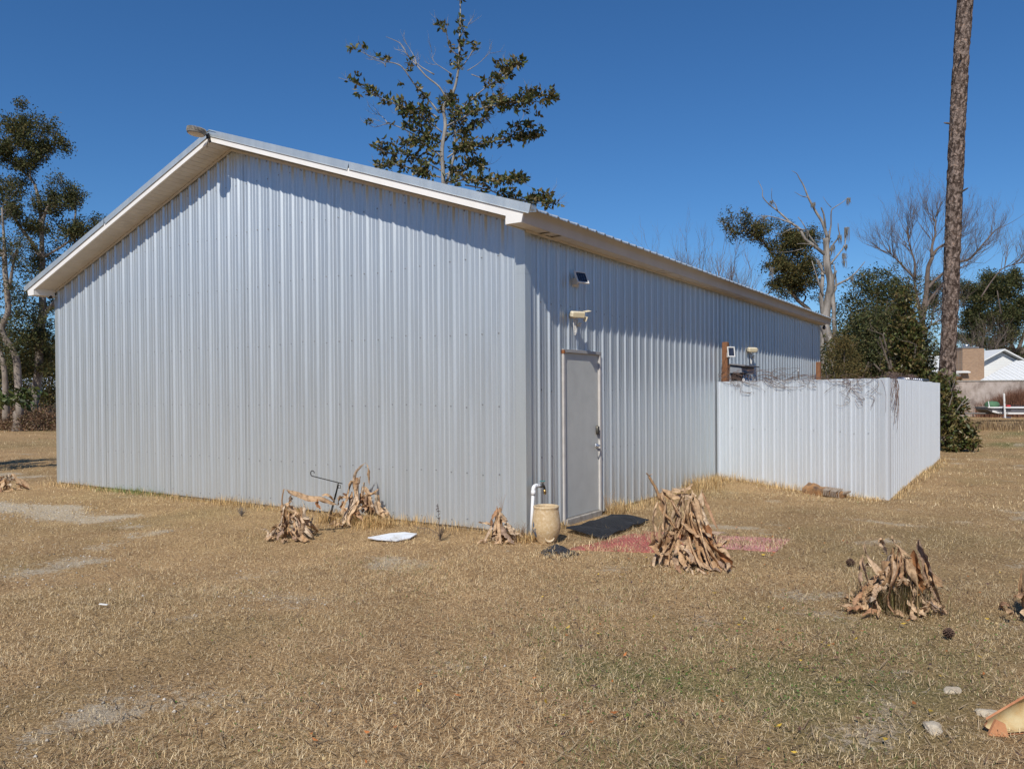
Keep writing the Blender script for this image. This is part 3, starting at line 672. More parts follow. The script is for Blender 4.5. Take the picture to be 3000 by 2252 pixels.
# shepherd's hook
b = MB(); b.tube([(-2.535, -.55, -.02), (-2.336, -.55, .515)], .0062, 7); b.tube([(-2.525, -.535, -.02), (-2.34, -.545, .49)], .0055, 7); o1 = None
t = thing("garden_hook", "thin black iron garden hook leaning among dried banana leaves by the wall", "hook")
b.build("stake", M_IRON, t)
b = MB(); pts = [(-2.27, -.55, .508), (-2.336, -.55, .516), (-2.78, -.55, .571)]
c = (-2.785, .604)
for k in range(11): a = R(-110 - 24 * k); pts.append((c[0] + .034 * math.cos(a), -.55, c[1] + .034 * math.sin(a)))
b.tube(pts, .006, 7); b.build("hook_arm", M_IRON, t)
b = MB(); q = [(-2.335, .485), (-2.30, .485), (-2.30, .45), (-2.335, .45), (-2.335, .485)]; b.tube([(x, -.552, z) for x, z in q], .004, 6); b.build("square_loop", M_IRON, t)
# rotten log against the fence
m, nt, bs, out = _new("rotten_log_bark"); f = _noise(nt, 7, 6, .65); 
nt.links.new(_ramp(nt, f, [(.36, (.10, .06, .04)), (.5, (.30, .17, .08)), (.62, (.40, .20, .08))]), bs.inputs['Base Color']); bs.inputs['Roughness'].default_value = .95; _bump(nt, bs, _noise(nt, 40, 5, .7), .9, .02)
M_DEADW = mat("grey_deadwood", (.34, .28, .22), (.22, .17, .13), 9, .9, bump=.5, vscale=(6, 6, 1))
t = thing("rotten_log", "short rotten brown log lying at the foot of the white metal fence", "log")
pa, pb = Vector((1.78, 5.42, .045)), Vector((2.36, 5.14, .03)); mb = MB(); n = 16; sd = 18; P = []
d = (pb - pa).normalized(); s_ = d.cross(Vector((0, 0, 1)))
for i in range(n + 1):
    v = i / n; c = pa.lerp(pb, v)
    for k in range(sd):
        a = 2 * math.pi * k / sd; r = (.115 - .055 * v) * (1 + .35 * mnoise.noise((v * 5, math.cos(a) * 1.6, math.sin(a) * 1.6)) + .12 * mnoise.noise((v * 14, math.cos(a) * 5, math.sin(a) * 5)))
        P.append(c + (s_ * math.cos(a) + Vector((0, 0, 1)) * math.sin(a)) * r)
mb.add(P, [(i * sd + k, i * sd + (k + 1) % sd, (i + 1) * sd + (k + 1) % sd, (i + 1) * sd + k) for i in range(n) for k in range(sd)] + [tuple(range(sd)), tuple(n * sd + k for k in range(sd))])
mb.build("log_body", m, t, True)
for k in range(9):
    v = .55 + .05 * k; c = pa.lerp(pb, min(v, 1)); MB().tube([c + Vector((0, 0, .09)) + s_ * .0, c + s_ * (.09 + .01 * k % .04) + Vector((0, 0, .05)), c + s_ * .10 + Vector((.01, 0, -.03))], [.012, .011, .007], 6).build("bark_strip", M_DEADW, t)
MB().tube(smooth_path([pb + Vector((-.03, 0, .02)), pb + Vector((.04, -.02, .05)), pb + Vector((.10, -.03, .07))]), [.03, .028, .025, .022, .018, .014, .01], 7).build("branch_stub", M_DEADW, t)
# ================================================================== GROUND
def fbm(x, y, s, seed=0, octv=4):
    """cheap value noise on arrays"""
    out = np.zeros_like(x, dtype=np.float64); amp = 1.; tot = 0.
    for o in range(octv):
        X = x * s * 2 ** o + 17.3 * o + seed * 7.7; Y = y * s * 2 ** o + 9.1 * o + seed * 3.3
        xi = np.floor(X); yi = np.floor(Y); fx = X - xi; fy = Y - yi; fx = fx * fx * (3 - 2 * fx); fy = fy * fy * (3 - 2 * fy)
        h = lambda a, b: np.modf(np.abs(np.sin(a * 127.1 + b * 311.7 + seed * 74.7) * 43758.5453))[0]
        out += amp * ((h(xi, yi) * (1 - fx) + h(xi + 1, yi) * fx) * (1 - fy) + (h(xi, yi + 1) * (1 - fx) + h(xi + 1, yi + 1) * fx) * fy)
        tot += amp; amp *= .5
    return out / tot
def gauss(x, y, cx, cy, sx, sy, rot=0.):
    c, s = math.cos(rot), math.sin(rot); u = (x - cx) * c + (y - cy) * s; v = -(x - cx) * s + (y - cy) * c
    return np.exp(-(u / sx) ** 2 - (v / sy) ** 2)
def inside_house(x, y, m=.0): return (x > -W + m) & (x < -m) & (y > m) & (y < L - m)
def gz(x, y):
    x = np.asarray(x, float); y = np.asarray(y, float)
    near = np.exp(-((x + 1) ** 2 + (y + 1) ** 2) / 30. ** 2)
    z = (fbm(x, y, .55, 3, 3) - .5) * .07 * near + (fbm(x, y, 3.2, 5, 2) - .5) * .022 * near
    z += .085 * gauss(x, y, .35, 5.9, .7, .6) + .035 * gauss(x, y, -1.9, -.2, 1.6, .5) + .03 * gauss(x, y, -5.5, -.3, 2.5, .5)
    wall = np.minimum(np.abs(y) + 10. * ((x > .3) | (x < -W - .3)), np.abs(x) + 10. * ((y < -.3) | (y > 16)))
    z = np.where(wall < 1.0, z * (.35 + .65 * wall), z)
    z = np.where(inside_house(x, y, .05), -.06, z)
    return z
def bare(x, y):
    """0 grass .. 1 gravel / worn ground"""
    b = .72 * gauss(x, y, -7.3, -2.0, 2.3, .42, .10) + .30 * gauss(x, y, -5.0, -3.2, 1.6, .35, .05) + .25 * gauss(x, y, -2.6, -3.9, 1.3, .5, .2)
    b += .26 * gauss(x, y, .55, -4.9, .9, .30, .55) + .26 * gauss(x, y, 1.3, -4.7, .5, .25, .5) + .38 * gauss(x, y, -.45, -1.7, .5, .18, .1) + .5 * gauss(x, y, 3.3, 3.0, .8, .15, -.2)
    b += .25 * gauss(x, y, 1.9, -3.7, .35, .15, .4) + .35 * gauss(x, y, -.2, -3.2, .6, .3, .4) + .7 * gauss(x, y, -16, -1.0, 5, .8, .3) + .2 * gauss(x, y, 4.45, -2.8, .25, .14, .3)
    n = fbm(x, y, 1.6, 11, 4)
    return np.clip(b * (.35 + 1.5 * n) + np.clip((n - .60) * 2.2, 0, .5), 0, 1)
def axis(lo, hi, st, far):
    a = list(np.arange(lo, hi + 1e-6, st)); d = st; v = hi; up = []
    while v < far: d *= 1.28; v += d; up.append(v)
    d = st; v = lo; dn = []
    while v > -far: d *= 1.28; v -= d; dn.append(v)
    return np.array(dn[::-1] + a + up)
xs = axis(-13., 7.5, .11, 900.); ys = axis(-7.0, 14.5, .11, 900.)
GX, GY = np.meshgrid(xs, ys); gx = GX.ravel(); gy = GY.ravel(); nx, ny = len(xs), len(ys)
V = np.stack([gx, gy, gz(gx, gy)], 1)
ii, jj = np.meshgrid(np.arange(nx - 1), np.arange(ny - 1)); a = (jj * nx + ii).ravel()
F = np.stack([a, a + 1, a + nx + 1, a + nx], 1)
br = bare(gx, gy); gr = np.clip((fbm(gx, gy, .8, 21, 4) - .52) * 4, 0, 1) * np.clip(.25 + gauss(gx, gy, 3.6, -3.6, 1.8, 1.6) + .8 * (gy > 18), 0, 1)
me = mesh_np("ground", V, [F], np.stack([br, gr, br * 0], 1), True)
m, nt, bs, out = _new("dry_lawn_soil")
at = nt.nodes.new("ShaderNodeAttribute"); at.attribute_name = "col"; sp = nt.nodes.new("ShaderNodeSeparateColor"); nt.links.new(at.outputs['Color'], sp.inputs[0])
n1 = _noise(nt, 55, 6, .7); n2 = _noise(nt, 1.1, 5, .6); n3 = _noise(nt, 140, 3, .7); n4 = _noise(nt, .12, 4, .6)
straw = _ramp(nt, n1, [(.28, (.085, .058, .033)), (.42, (.27, .195, .115)), (.56, (.50, .38, .23)), (.72, (.68, .55, .36))])
tint = _ramp(nt, n2, [(.32, (.78, .70, .62)), (.68, (1.12, 1.04, .94))])
c = _mix(nt, straw, tint, 1., 'MULTIPLY')
far = _ramp(nt, n4, [(.35, (.86, .84, .76)), (.65, (1.08, 1.0, .92))]); c = _mix(nt, c, far, 1., 'MULTIPLY')
grn = _ramp(nt, n1, [(.3, (.05, .07, .02)), (.7, (.20, .22, .08))]); c = _mix(nt, c, grn, _math(nt, 'MULTIPLY', sp.outputs[1], .75))
grav = _ramp(nt, n3, [(.30, (.22, .16, .10)), (.48, (.44, .35, .24)), (.66, (.68, .59, .45))])
gm = _math(nt, 'ADD', _math(nt, 'MULTIPLY', sp.outputs[0], 1.5), _math(nt, 'MULTIPLY', _math(nt, 'SUBTRACT', _noise(nt, 22, 5, .75), .5), 2.2)); gmr = _ramp(nt, gm, [(.42, (0, 0, 0)), (.72, (1, 1, 1))]); c = _mix(nt, c, grav, gmr)
nt.links.new(c, bs.inputs['Base Color']); bs.inputs['Roughness'].default_value = .95; bs.inputs['Specular IOR Level'].default_value = .1
_bump(nt, bs, n1, .8, .03)
g = obj("ground", me, m); g['kind'] = 'structure'; g['label'] = 'dry winter lawn with worn gravel patches'

# ================================================================== GRASS
def blades(bx, by, bz, L_, w, yaw, lean, curl, col, seg=True):
    """numpy grass: seg -> 5 verts/blade, else 3"""
    n = len(bx); dx, dy = np.cos(yaw), np.sin(yaw); px, py = -dy, dx
    l1 = L_ * .55; tx = bx + dx * np.sin(lean) * l1; ty = by + dy * np.sin(lean) * l1; tz = bz + np.cos(lean) * l1
    l2 = lean + curl; ex = tx + dx * np.sin(l2) * L_ * .45; ey = ty + dy * np.sin(l2) * L_ * .45; ez = np.maximum(tz + np.cos(l2) * L_ * .45, bz + .002)
    b0 = np.stack([bx - px * w, by - py * w, bz - .004], 1); b1 = np.stack([bx + px * w, by + py * w, bz - .004], 1)
    e = np.stack([ex, ey, ez], 1)
    if seg:
        m0 = np.stack([tx - px * w * .8, ty - py * w * .8, tz], 1); m1 = np.stack([tx + px * w * .8, ty + py * w * .8, tz], 1)
        V = np.stack([b0, b1, m1, m0, e], 1).reshape(-1, 3); k = np.arange(n)[:, None] * 5
        return V, [k + np.array([[0, 1, 2, 3]]), k + np.array([[3, 2, 4]])], np.repeat(col, 5, 0)
    V = np.stack([b0, b1, e], 1).reshape(-1, 3); k = np.arange(n)[:, None] * 3
    return V, [k + np.array([[0, 1, 2]])], np.repeat(col, 3, 0)
def merge(parts):
    Vs, Fs, Cs = [], [], []; off = 0
    for V, F, C in parts:
        Vs.append(V); Fs += [f + off for f in F]; Cs.append(C); off += len(V)
    return np.concatenate(Vs), Fs, np.concatenate(Cs)
STRAW = np.array([(.69, .535, .325), (.58, .44, .26), (.80, .66, .44), (.45, .325, .19), (.28, .195, .115), (.70, .53, .30), (.60, .50, .345), (.17, .12, .075), (.36, .25, .15)])
def straw_cols(n, x, y, gmul=1.):
    c = STRAW[RNG.integers(0, len(STRAW), n)] * RNG.uniform(.92, 1.36, (n, 1)) * np.array([[1.02, 1.01, .95]])
    t = fbm(x, y, .7, 31, 3)[:, None]; c = c * (.80 + .40 * t)
    warm = np.clip(.55 * gauss(x, y, -3.5, -.8, 4.5, 1.4), 0, 1)[:, None]; c = c * (1 + warm * np.array([[.12, .02, -.18]]))
    gm = np.clip((fbm(x, y, 1.7, 21, 4) - .52) * 6, 0, 1) * np.clip(.10 + .9 * gauss(x, y, 3.7, -3.6, 1.7, 1.5) + .3 * gauss(x, y, -1.0, -2.0, 2.0, .5), 0, 1)
    g = RNG.random(n) < gm * .5 * gmul
    c[g] = np.array([(.16, .21, .06)]) * RNG.uniform(.6, 1.4, (g.sum(), 1)); return c
def in_quad(x, y, q):
    ins = np.ones(len(x), bool); sgn = 0
    for k in range(4):
        ax, ay = q[k]; bx, by = q[(k + 1) % 4]; cr = (bx - ax) * (y - ay) - (by - ay) * (x - ax)
        ins &= cr <= 0
    return ins
yaw0 = math.atan2(FW.y, FW.x)
def scatter(n, d0, d1, pw=0.0):
    ang = yaw0 + RNG.uniform(-R(47), R(47), n); u = RNG.random(n)
    e = 1 - pw; d = (d0 ** e + u * (d1 ** e - d0 ** e)) ** (1 / e)
    x = CAM.x + d * np.cos(ang); y = CAM.y + d * np.sin(ang)
    keep = ~inside_house(x, y, -.03)
    keep &= ~((x > 0) & (x < 2.93) & (y > 6.35 - .4 * x) & (y < 13.3))
    keep &= RNG.random(n) > bare(x, y) * .93
    keep &= RNG.random(n) < .42 + 1.05 * fbm(x, y, 5.5, 45, 3)
    keep &= ~(in_quad(x, y, [(.27, .43), (.24, 1.66), (.78, 1.56), (.86, .20)]) & (RNG.random(n) < .95))
    keep &= ~(in_quad(x, y, [(.78, -.42), (1.0, .93), (1.86, 1.02), (1.55, -.10)]) & (RNG.random(n) < .30))
    keep &= ~(in_quad(x, y, [(1.80, 1.05), (2.52, 1.30), (2.56, .55), (1.95, .42)]) & (RNG.random(n) < .30))
    keep &= ~(in_quad(x, y, [(.60, -.93), (.60, -.48), (1.0, -.56), (.95, -.96)]) & (RNG.random(n) < .72))
    keep &= ~((np.abs(x + 1.14) < .19) & (np.abs(y + .85) < .17) & (RNG.random(n) < .80))
    return x[keep], y[keep]
parts = []
for n, d0, d1, seg, lm, wm in ((230000, 2.6, 7.5, True, (.014, .052), .0010), (200000, 5.5, 14, False, (.02, .06), .0017), (110000, 12, 34, False, (.03, .08), .0042), (30000, 30, 75, False, (.05, .10), .011)):
    x, y = scatter(n, d0, d1); k = len(x)
    flat = RNG.random(k) < .58
    lean = np.where(flat, RNG.uniform(1.0, 1.5, k), RNG.uniform(.1, .95, k))
    yaw = RNG.uniform(0, 6.283, k)
    L_ = RNG.uniform(*lm, k) * (.25 + 1.5 * fbm(x, y, 2.1, 41, 3) ** 1.3) * np.where(flat, 1.25, 1.)
    parts.append(blades(x, y, gz(x, y) + np.where(flat, RNG.uniform(0, .02, k), 0), L_, wm * RNG.uniform(.6, 1.4, k), yaw, lean, RNG.uniform(-.2, .9, k), straw_cols(k, x, y), seg))
# longer unmown fringe along walls and fence
def fringe(n, a, b, off, hmin, hmax, side):
    t = RNG.random(n); a = np.array(a); b = np.array(b); d = b - a; ln = np.hypot(*d); nn = np.array([d[1], -d[0]]) / ln * side
    o = .012 + np.abs(RNG.normal(0, off, n)); x = a[0] + d[0] * t + nn[0] * o; y = a[1] + d[1] * t + nn[1] * o
    k = RNG.random(n) < (.25 + 1.2 * fbm(x, y, 1.4, 51, 3)); x, y = x[k], y[k]; n = len(x)
    hgt = RNG.uniform(hmin, hmax, n) * (.35 + 1.1 * fbm(x, y, 1.9, 61, 3)); c = straw_cols(n, x, y); c *= np.array([[.92, .86, .74]])
    gp = gauss(x, y, -7.6, 0, 1.0, .5); g = RNG.random(n) < gp * .8; c[g] = np.array([(.15, .22, .06)]) * RNG.uniform(.7, 1.3, (g.sum(), 1))
    parts.append(blades(x, y, gz(x, y), hgt, .0022 * RNG.uniform(.6, 1.3, n), RNG.uniform(0, 6.283, n), RNG.uniform(.02, .75, n), RNG.uniform(0, 1.1, n), c, True))
fringe(5200, (-W, 0), (0, 0), .16, .04, .17, 1); fringe(800, (0, .0), (0, .8), .06, .05, .16, 1); fringe(2600, (0, 1.8), (0, 6.3), .18, .04, .18, 1)
fringe(1300, (0, 4.6), (0, 6.3), .24, .10, .28, 1); fringe(1800, (.0, 6.33), (2.95, 5.15), .14, .04, .16, 1); fringe(1900, (2.97, 5.17), (2.97, 13.3), .10, .04, .14, 1)
fringe(1200, (-2.7, -.35), (-1.6, -.3), .16, .10, .22, 1); fringe(900, (-.2, -.12), (.25, -.12), .12, .08, .24, 1); fringe(450, (.1, 1.75), (.1, 2.2), .07, .1, .3, 1)
for n, q in ((3600, [(.78, -.42), (1.0, .93), (1.86, 1.02), (1.55, -.10)]), (2400, [(1.80, 1.05), (2.52, 1.30), (2.56, .55), (1.95, .42)]), (420, [(.27, .43), (.24, 1.66), (.78, 1.56), (.86, .20)]), (700, [(.60, -.93), (.60, -.48), (1.0, -.56), (.95, -.96)])):
    u, v = RNG.uniform(-.06, 1.06, n), RNG.uniform(-.06, 1.06, n); q = np.array(q); p = (q[0] * ((1 - u) * (1 - v))[:, None] + q[1] * (u * (1 - v))[:, None] + q[2] * (u * v)[:, None] + q[3] * ((1 - u) * v)[:, None]); x, y = p[:, 0], p[:, 1]
    k = RNG.random(n) < np.clip(1.6 * fbm(x, y, 3.0, 91, 3) - .25 + .5 * (np.minimum(np.minimum(u, 1 - u), np.minimum(v, 1 - v)) < .12), 0, 1); x, y = x[k], y[k]; n = len(x)
    parts.append(blades(x, y, gz(x, y), RNG.uniform(.03, .10, n), .0019 * RNG.uniform(.6, 1.3, n), RNG.uniform(0, 6.283, n), RNG.uniform(.3, 1.4, n), RNG.uniform(0, .8, n), straw_cols(n, x, y), True))
V, Fs, C = merge(parts)
me = mesh_np("dry_grass", V, Fs, C)
o = obj("dry_grass", me, attr_mat("dry_grass_blades", .75, .22, .25)); tag(o, "short dormant straw coloured lawn grass", "grass", kind='stuff')

# small weeds, yellow leaves and clods scattered in the right foreground
def leaf_np(c, axis, side, L_, w, col, fold=.25):
    """diamond leaves; arrays n x 3"""
    up = np.cross(axis, side); n = len(c)
    p0 = c; p2 = c + axis * L_[:, None]; mid = c + axis * (L_ * .5)[:, None]
    lf = mid + side * w[:, None] + up * (w * fold)[:, None]; rt = mid - side * w[:, None] + up * (w * fold)[:, None]
    V = np.stack([p0, lf, p2, rt], 1).reshape(-1, 3); k = np.arange(n)[:, None] * 4
    return V, [k + np.array([[0, 2, 1]]), k + np.array([[0, 3, 2]])], np.repeat(col, 4, 0)
def unit(v): return v / np.maximum(np.linalg.norm(v, axis=1, keepdims=True), 1e-9)
def rnd_dirs(n): return unit(RNG.normal(size=(n, 3)))
n = 5200; x = RNG.normal(3.7, 1.2, n); y = RNG.normal(-3.4, 1.2, n); k = fbm(x, y, .9, 21, 4) > .53; x, y = x[k], y[k]; n = len(x)
c = np.stack([x, y, gz(x, y) + RNG.uniform(.004, .03, n)], 1); ax = rnd_dirs(n); ax[:, 2] = np.abs(ax[:, 2]) * .5; ax = unit(ax); sd = unit(np.cross(ax, rnd_dirs(n)))
col = np.array([(.10, .17, .035)]) * RNG.uniform(.6, 1.5, (n, 1))
V, Fs, C = leaf_np(c, ax, sd, RNG.uniform(.008, .02, n), RNG.uniform(.003, .007, n), col)
tag(obj("green_weeds", mesh_np("green_weeds", V, Fs, C), attr_mat("weed_leaf", .6, .2)), "small green clover weeds in the right foreground lawn", "weeds", kind='stuff')
n = 420; x = RNG.uniform(1.5, 5.0, n); y = RNG.uniform(-5, 2, n); c = np.stack([x, y, gz(x, y) + .022 + RNG.uniform(0, .02, n)], 1); ax = rnd_dirs(n); ax[:, 2] *= .25; ax = unit(ax); sd = unit(np.cross(ax, np.array([[0, 0, 1.]]) + .5 * rnd_dirs(n)))
pal = np.array([(.55, .36, .05), (.40, .14, .04), (.16, .08, .05), (.45, .33, .16), (.10, .055, .05)]); col = pal[RNG.integers(0, 5, n)] * RNG.uniform(.7, 1.2, (n, 1))
V, Fs, C = leaf_np(c, ax, sd, RNG.uniform(.016, .045, n), RNG.uniform(.005, .012, n), col, .5)
tag(obj("fallen_leaves", mesh_np("fallen_leaves", V, Fs, C), attr_mat("litter_leaf", .7)), "scattered small yellow and brown fallen leaves on the lawn", "leaves", kind='stuff')
# matted dead thatch and twig bits lying flat
n = 16000; ang = yaw0 + RNG.uniform(-R(45), R(45), n); d = RNG.uniform(2.8, 13, n); x = CAM.x + d * np.cos(ang); y = CAM.y + d * np.sin(ang); k = ~inside_house(x, y, -.05) & ~((x > 0) & (x < 2.93) & (y > 6.3 - .4 * x)); x, y = x[k], y[k]; n = len(x)
col = np.array([(.16, .10, .065), (.24, .16, .10), (.55, .42, .26), (.40, .30, .19), (.10, .07, .05)])[RNG.integers(0, 5, n)] * RNG.uniform(.7, 1.2, (n, 1))
V, Fs, C = blades(x, y, gz(x, y) + RNG.uniform(.006, .03, n), RNG.uniform(.03, .13, n), .0019 * RNG.uniform(.6, 1.6, n), RNG.uniform(0, 6.283, n), RNG.uniform(1.3, 1.62, n), RNG.uniform(-.2, .2, n), col, True)
tag(obj("thatch", mesh_np("thatch", V, Fs, C), attr_mat("thatch_bits", .9, .1, .1)), "matted dead thatch and twig bits lying in the lawn", "thatch", kind='stuff')
# gravel
n = 5200; x = np.concatenate([RNG.normal(-7, 2.2, 2600), RNG.uniform(-4, 3, 2600)]); y = np.concatenate([RNG.normal(-2.1, .6, 2600), RNG.uniform(-5.6, -2.5, 2600)])
k = (RNG.random(n) < bare(x, y) * 1.4) & (y < -.3); x, y = x[k], y[k]; n = len(x); r = RNG.uniform(.003, .014, n)
oct_ = np.array([(1, 0, 0), (-1, 0, 0), (0, 1, 0), (0, -1, 0), (0, 0, .7), (0, 0, -.6)]); of = np.array([(0, 2, 4), (2, 1, 4), (1, 3, 4), (3, 0, 4), (2, 0, 5), (1, 2, 5), (3, 1, 5), (0, 3, 5)])
V = (np.stack([x, y, gz(x, y) + r * .3], 1)[:, None, :] + oct_[None] * r[:, None, None] * RNG.uniform(.6, 1.3, (n, 6, 1))).reshape(-1, 3)
Fs = [(np.arange(n)[:, None, None] * 6 + of[None]).reshape(-1, 3)]
col = np.repeat(np.array([(.55, .50, .43)]) * RNG.uniform(.5, 1.25, (n, 1)), 6, 0)
tag(obj("gravel", mesh_np("gravel", V, Fs, col), attr_mat("gravel_stone", .9)), "pale limestone gravel showing through the worn lawn", "gravel", kind='stuff')

# ================================================================== DRIED BANANA PLANTS
m, nt, bs, out = _new("dried_banana_leaf")
oi = nt.nodes.new("ShaderNodeObjectInfo")
bc = _ramp(nt, oi.outputs['Random'], [(0, (.60, .41, .24)), (.25, (.68, .50, .32)), (.5, (.50, .31, .16)), (.7, (.72, .59, .43)), (.88, (.42, .20, .085)), (1, (.44, .37, .30))])
fv = _noise(nt, 30, 5, .65); bl = _ramp(nt, fv, [(.34, (.50, .44, .40)), (.58, (1.08, 1.04, 1.0))])
cc = _mix(nt, bc, bl, 1., 'MULTIPLY'); nt.links.new(cc, bs.inputs['Base Color']); bs.inputs['Roughness'].default_value = .7; bs.inputs['Specular IOR Level'].default_value = .25
_bump(nt, bs, _noise(nt, 95, 4, .7), .7, .006)
tr = nt.nodes.new("ShaderNodeBsdfTranslucent"); nt.links.new(cc, tr.inputs[0]); ms = nt.nodes.new("ShaderNodeMixShader"); ms.inputs[0].default_value = .14
nt.links.new(bs.outputs[0], ms.inputs[1]); nt.links.new(tr.outputs[0], ms.inputs[2]); nt.links.new(ms.outputs[0], out.inputs[0])
M_BAN = m
M_STALK = mat("dried_banana_stalk", (.42, .26, .13), (.22, .12, .06), 25, .8, bump=.5, vscale=(3, 3, .6))
RX = Vector((.836, .549, 0)); DX = Vector((-.549, .836, 0))
def leaf_obj(path, width, parent, fold=.5, crumple=.016, pet=.22, k=4, name="dried_leaf", twist=0.):
    """path in local (r, d, z); ribbon leaf with midrib, folded and torn"""
    pts = smooth_path([RX * p[0] + DX * p[1] + Vector((0, 0, max(p[2], .004))) for p in path], k); n = len(pts); P = []; sd = random.random() * 50
    cs = (-1, -.55, 0, .55, 1); side = None
    for i, p in enumerate(pts):
        t = (pts[min(i + 1, n - 1)] - pts[max(i - 1, 0)]).normalized(); v = i / (n - 1)
        ref = Vector((0, 0, 1)) if abs(t.z) < .93 else RX
        s0 = t.cross(ref).normalized()
        if side is not None and s0.dot(side) < 0: s0 = -s0
        side = s0; up = s0.cross(t)
        if twist: q = Matrix.Rotation(twist * v, 3, t); s0 = q @ s0; up = q @ up
        wv = width * (.10 if v < pet else .10 + .90 * math.sin(min(1, (v - pet) / (1 - pet) * 1.02 + .06) * math.pi) ** .6 if v < .985 else .06)
        for c in cs:
            wob = mnoise.noise((c * 1.7 + sd, v * 5, sd)) * crumple * (1.3 if abs(c) > .9 else .8) * (wv / width)
            rag = random.choice((.5, .7, .95, 1.05, 1.1)) if abs(c) > .9 else (random.uniform(.85, 1.1) if c else 1)
            q = p + s0 * (c * wv * rag * (1 - .35 * fold)) - up * (abs(c) ** 1.3 * wv * fold) + up * wob * 1.6
            q.z = max(q.z, .004 + .004 * random.random()); P.append(q)
    F = [(i * 5 + j, i * 5 + j + 1, i * 5 + j + 6, i * 5 + j + 5) for i in range(n - 1) for j in range(4)]
    o = MB().add(P, F).build(name, M_BAN, parent, True)
    return o
def stalk_obj(path, r0, r1, parent, name="stalk"):
    pts = smooth_path([RX * p[0] + DX * p[1] + Vector((0, 0, p[2])) for p in path], 3); n = len(pts)
    return MB().tube(pts, [r0 + (r1 - r0) * i / (n - 1) + .12 * r0 * random.uniform(-1, 1) for i in range(n)], 9).build(name, M_STALK, parent, True)
def random_leaves(n, parent, H, S, wmin, wmax, cz=.55, asym=(0, 0)):
    """crumpled pieces heaped on a mound of height H and radius S, some of them long and draped"""
    for k in range(n):
        a = random.uniform(0, 6.283); tw = random.uniform(-1.6, 1.6); w = random.uniform(wmin, wmax)
        if k % 3 == 0:
            h = H * random.uniform(.5, 1.); r0 = S * random.uniform(.02, .15); out_ = S * random.uniform(.5, 1.0); b = a + random.uniform(-.7, .7)
            x0, y0 = asym[0] + r0 * math.cos(a), asym[1] + r0 * math.sin(a)
            P = [(x0, y0, h * .55), (x0 + .03 * math.cos(a), y0 + .03 * math.sin(a), h), (x0 + out_ * .45 * math.cos(a), y0 + out_ * .45 * math.sin(a), h * random.uniform(.5, .8)), (x0 + out_ * math.cos(b), y0 + out_ * math.sin(b), h * random.uniform(.08, .35)), (x0 + out_ * 1.05 * math.cos(b + .2), y0 + out_ * 1.05 * math.sin(b + .2), .012)]
        else:
            r = S * math.sqrt(random.random()) * .95; z = H * max(.06, (1 - r / S)) * random.uniform(.45, 1.0) + .03
            x, y = asym[0] + r * math.cos(a), asym[1] + r * math.sin(a); b = a + random.gauss(0, 1.1); l = random.uniform(.10, .26); e = random.uniform(-1.0, .75)
            P = [(x, y, z)]
            for j in range(3):
                b += random.gauss(0, .55); e += random.gauss(-.25, .45); x += l / 3 * math.cos(b) * math.cos(e); y += l / 3 * math.sin(b) * math.cos(e); z = max(.012, z + l / 3 * math.sin(e)); P.append((x, y, z))
            w *= random.uniform(.8, 1.35)
        leaf_obj(P, w, parent, random.uniform(.1, .9), .034, random.uniform(.02, .2), 3, twist=tw)
def lying_leaves(n, parent, S, wmin, wmax):
    for k in range(n):
        a = random.uniform(0, 6.283); r = S * random.uniform(.3, .9); b = a + random.uniform(-.9, .9); l = S * random.uniform(.25, .5)
        leaf_obj([(r * math.cos(a), r * math.sin(a), .03), (r * math.cos(a) + l * .5 * math.cos(b), r * math.sin(a) + l * .5 * math.sin(b), .045), (r * math.cos(a) + l * math.cos(b), r * math.sin(a) + l * math.sin(b), .012)], random.uniform(wmin, wmax), parent, .4, .02, .05, 4)
GRP = "frost killed banana plants"
# the large one in the middle, laid out from its real leaves
t = thing("banana_plant", "largest dried brown banana plant heap in the lawn before the door", "plant", (2.05, -.50, 0), 0, GRP)
q = .000605
def L2(pts, w, dep=0., **kw):
    n = len(pts); w = w * 1.45; leaf_obj([((x - 720) * q, (dep if not isinstance(dep, (tuple, list)) else dep[0] + (dep[1] - dep[0]) * i / (n - 1)), (1500 - y) * q) for i, (x, y) in enumerate(pts)], w, t, **kw)
stalk_obj([(-.16, .05, 0), (-.17, .05, .28), (-.20, .05, .52), (-.235, .05, .66)], .034, .018, t, "pseudostem")
stalk_obj([(-.235, .05, .60), (-.27, .06, .70), (-.305, .06, .76), (-.335, .06, .815)], .016, .010, t)
leaf_obj([(-.315, .06, .79), (-.335, .06, .83), (-.365, .05, .85)], .018, t, .6, .004, 0); leaf_obj([(-.335, .06, .815), (-.32, .05, .835), (-.30, .04, .835)], .016, t, .3, .003, 0)
L2([(470, 470), (560, 640), (650, 820), (690, 1050), (800, 1290), (960, 1420), (1050, 1470)], .066, (.02, -.26), fold=.35, pet=.30)
L2([(340, 330), (450, 370), (560, 430), (620, 480)], .035, (.04, .0), fold=.8, pet=.1)
L2([(520, 400), (620, 360), (760, 360), (860, 290)], .055, (.12, .16), fold=.2, pet=.02)
L2([(560, 460), (700, 440), (840, 470), (860, 380)], .05, (.14, .18), fold=.3, pet=.02)
L2([(985, 360), (930, 470), (870, 580), (850, 690)], .040, (.10, .02), fold=.8, pet=.25)
L2([(1000, 400), (1060, 560), (1110, 720), (1200, 970)], .016, (.12, .02), fold=.9, pet=.02)
L2([(920, 500), (990, 650), (1040, 820), (1090, 930)], .030, (.10, .0), fold=.6, pet=.1)
L2([(880, 970), (1020, 985), (1180, 960), (1320, 1000)], .032, (-.02, -.02), fold=.6, pet=.05)
L2([(900, 1180), (1080, 1170), (1200, 1140), (1310, 1070)], .018, (-.08, -.04), fold=.8, pet=.05)
L2([(980, 1220), (1100, 1330), (1220, 1430), (1300, 1495)], .055, (-.10, -.22), fold=.3, pet=.05)
